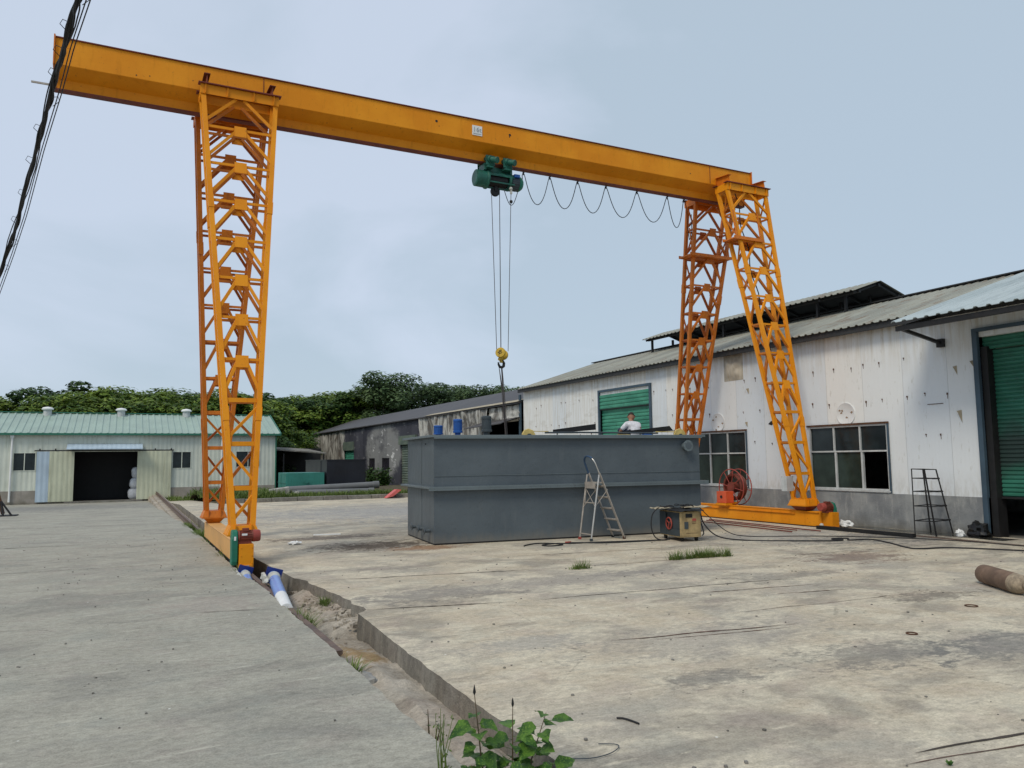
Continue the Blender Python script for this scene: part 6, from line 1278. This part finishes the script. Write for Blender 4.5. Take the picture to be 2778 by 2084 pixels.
# sapling in the foreground
root = thing('leafy_sapling', 'broad-leaved green sapling growing from the trench in the foreground', 'plant', (1.76, 3.5, -.24)); s = MB(); nb = []
def bigleaf(g, base, d, up, L, Wd, droop=.25, rnd=random):
    d = d.normalized(); side = d.cross(up).normalized(); up = side.cross(d).normalized(); rows = []
    prof = [(0, .04), (.12, .62), (.3, .98), (.5, 1.0), (.7, .72), (.86, .36), (1.0, .02)]
    for j, (t, w) in enumerate(prof):
        c = base+d*L*t-Vector((0, 0, 1))*droop*L*t*t+up*.02*L*math.sin(t*9); ww = w*Wd/2*(1+.10*((j % 2)*2-1)); rows.append((c-side*ww+up*ww*.28, c, c+side*ww+up*ww*.28))
    vs = [v for r_ in rows for v in r_]; g.add(vs, [f for j in range(len(prof)-1) for f in ((3*j, 3*j+1, 3*j+4, 3*j+3), (3*j+1, 3*j+2, 3*j+5, 3*j+4))])
rnd = random.Random(44); leaves = []
stems = [((1.70, 3.72, -.24), (1.66, 3.75, .1), (1.625, 3.75, .42)), ((1.80, 3.70, -.24), (1.83, 3.74, .05), (1.84, 3.75, .33)), ((1.86, 3.68, -.24), (1.93, 3.72, .06), (2.03, 3.74, .27)), ((1.66, 3.62, -.24), (1.58, 3.62, -.02), (1.56, 3.64, .12)), ((1.74, 3.62, -.24), (1.74, 3.6, -.05), (1.72, 3.6, .1)), ((1.9, 3.6, -.24), (1.95, 3.6, -.05), (2.0, 3.62, .06))]
for st in stems:
    p = [Vector(q) for q in st]; s.tube([p[0], p[0].lerp(p[1], .5), p[1], p[1].lerp(p[2], .5), p[2]], [.006, .005, .0045, .003, .002], 6)
obj('stem', s, M['stem'], root)
g = MB(); g.lathe((1.625, 3.75, .415), (0, 0, 1), [(0, .003), (.012, .008), (.03, .005), (.05, .001)], 6); g.lathe((1.84, 3.75, .325), (0, 0, 1), [(0, .003), (.012, .007), (.03, .005), (.045, .001)], 6); obj('dry_bud', g, M['black'], root)
LV = []
for si, st in enumerate(stems):
    p = [Vector(q) for q in st]; n_ = (34, 30, 28, 26, 26, 24)[si]
    for k in range(n_):
        u = ((k+.4)/n_)**1.15; top_cut = (.84, .78, 1.0, 1.0, 1.0, 1.0)[si]; u *= top_cut; base = (p[0].lerp(p[1], u*2) if u < .5 else p[1].lerp(p[2], u*2-1)); a = k*2.4+si; d = Vector((math.cos(a), math.sin(a)*.8-.15, rnd.uniform(-.1, .5))); L = rnd.uniform(.06, .12)*(1.1 if u > .5 else 1.0)
        pet = base+d.normalized()*rnd.uniform(.02, .05); LV.append((base, pet, d, L))
for (b_, pet, d, L) in LV:
    g = MB(); bigleaf(g, pet, d, Vector((rnd.uniform(-.4, .4), -.5, 1)), L, L*rnd.uniform(.6, .8), rnd.uniform(.2, .6)); g.tube([b_, pet], .0012, 4); obj('leaf', g, M['sapling'], root, ang=70)
for k, (x, y) in enumerate(((1.05, 3.42), (1.15, 3.52), (1.30, 3.6), (1.38, 3.62), (.92, 3.38), (1.44, 3.66))):
    rnd2 = random.Random(60+k); g = MB(); blades(g, x, y, 0.0, .02, .02, 3 if k < 5 else 8, (.10, .07, .13, .16, .06, .15)[k], rnd2, .003, .5)
    tag(obj('grass_sprout', g, M['grass'], smooth=False), ['pair of grass blades at the bottom edge left of centre', 'short grass blade near the bottom edge', 'grass blades at the slab edge near the bottom', 'bending grass blades left of the sapling', 'leftmost tiny grass sprout at the bottom edge', 'grass blades at the foot of the leafy sapling'][k], 'grass')
g = MB(); rnd = random.Random(2)
for k in range(5): bigleaf(g, Vector((3.86, 2.77, 0)), Vector((math.cos(k*1.3), math.sin(k*1.3), 1.2)), Vector((0, -.5, 1)), .035, .018, .1)
tag(obj('seedling', g, M['sapling']), 'tiny green seedling at the bottom edge on the right', 'plant')
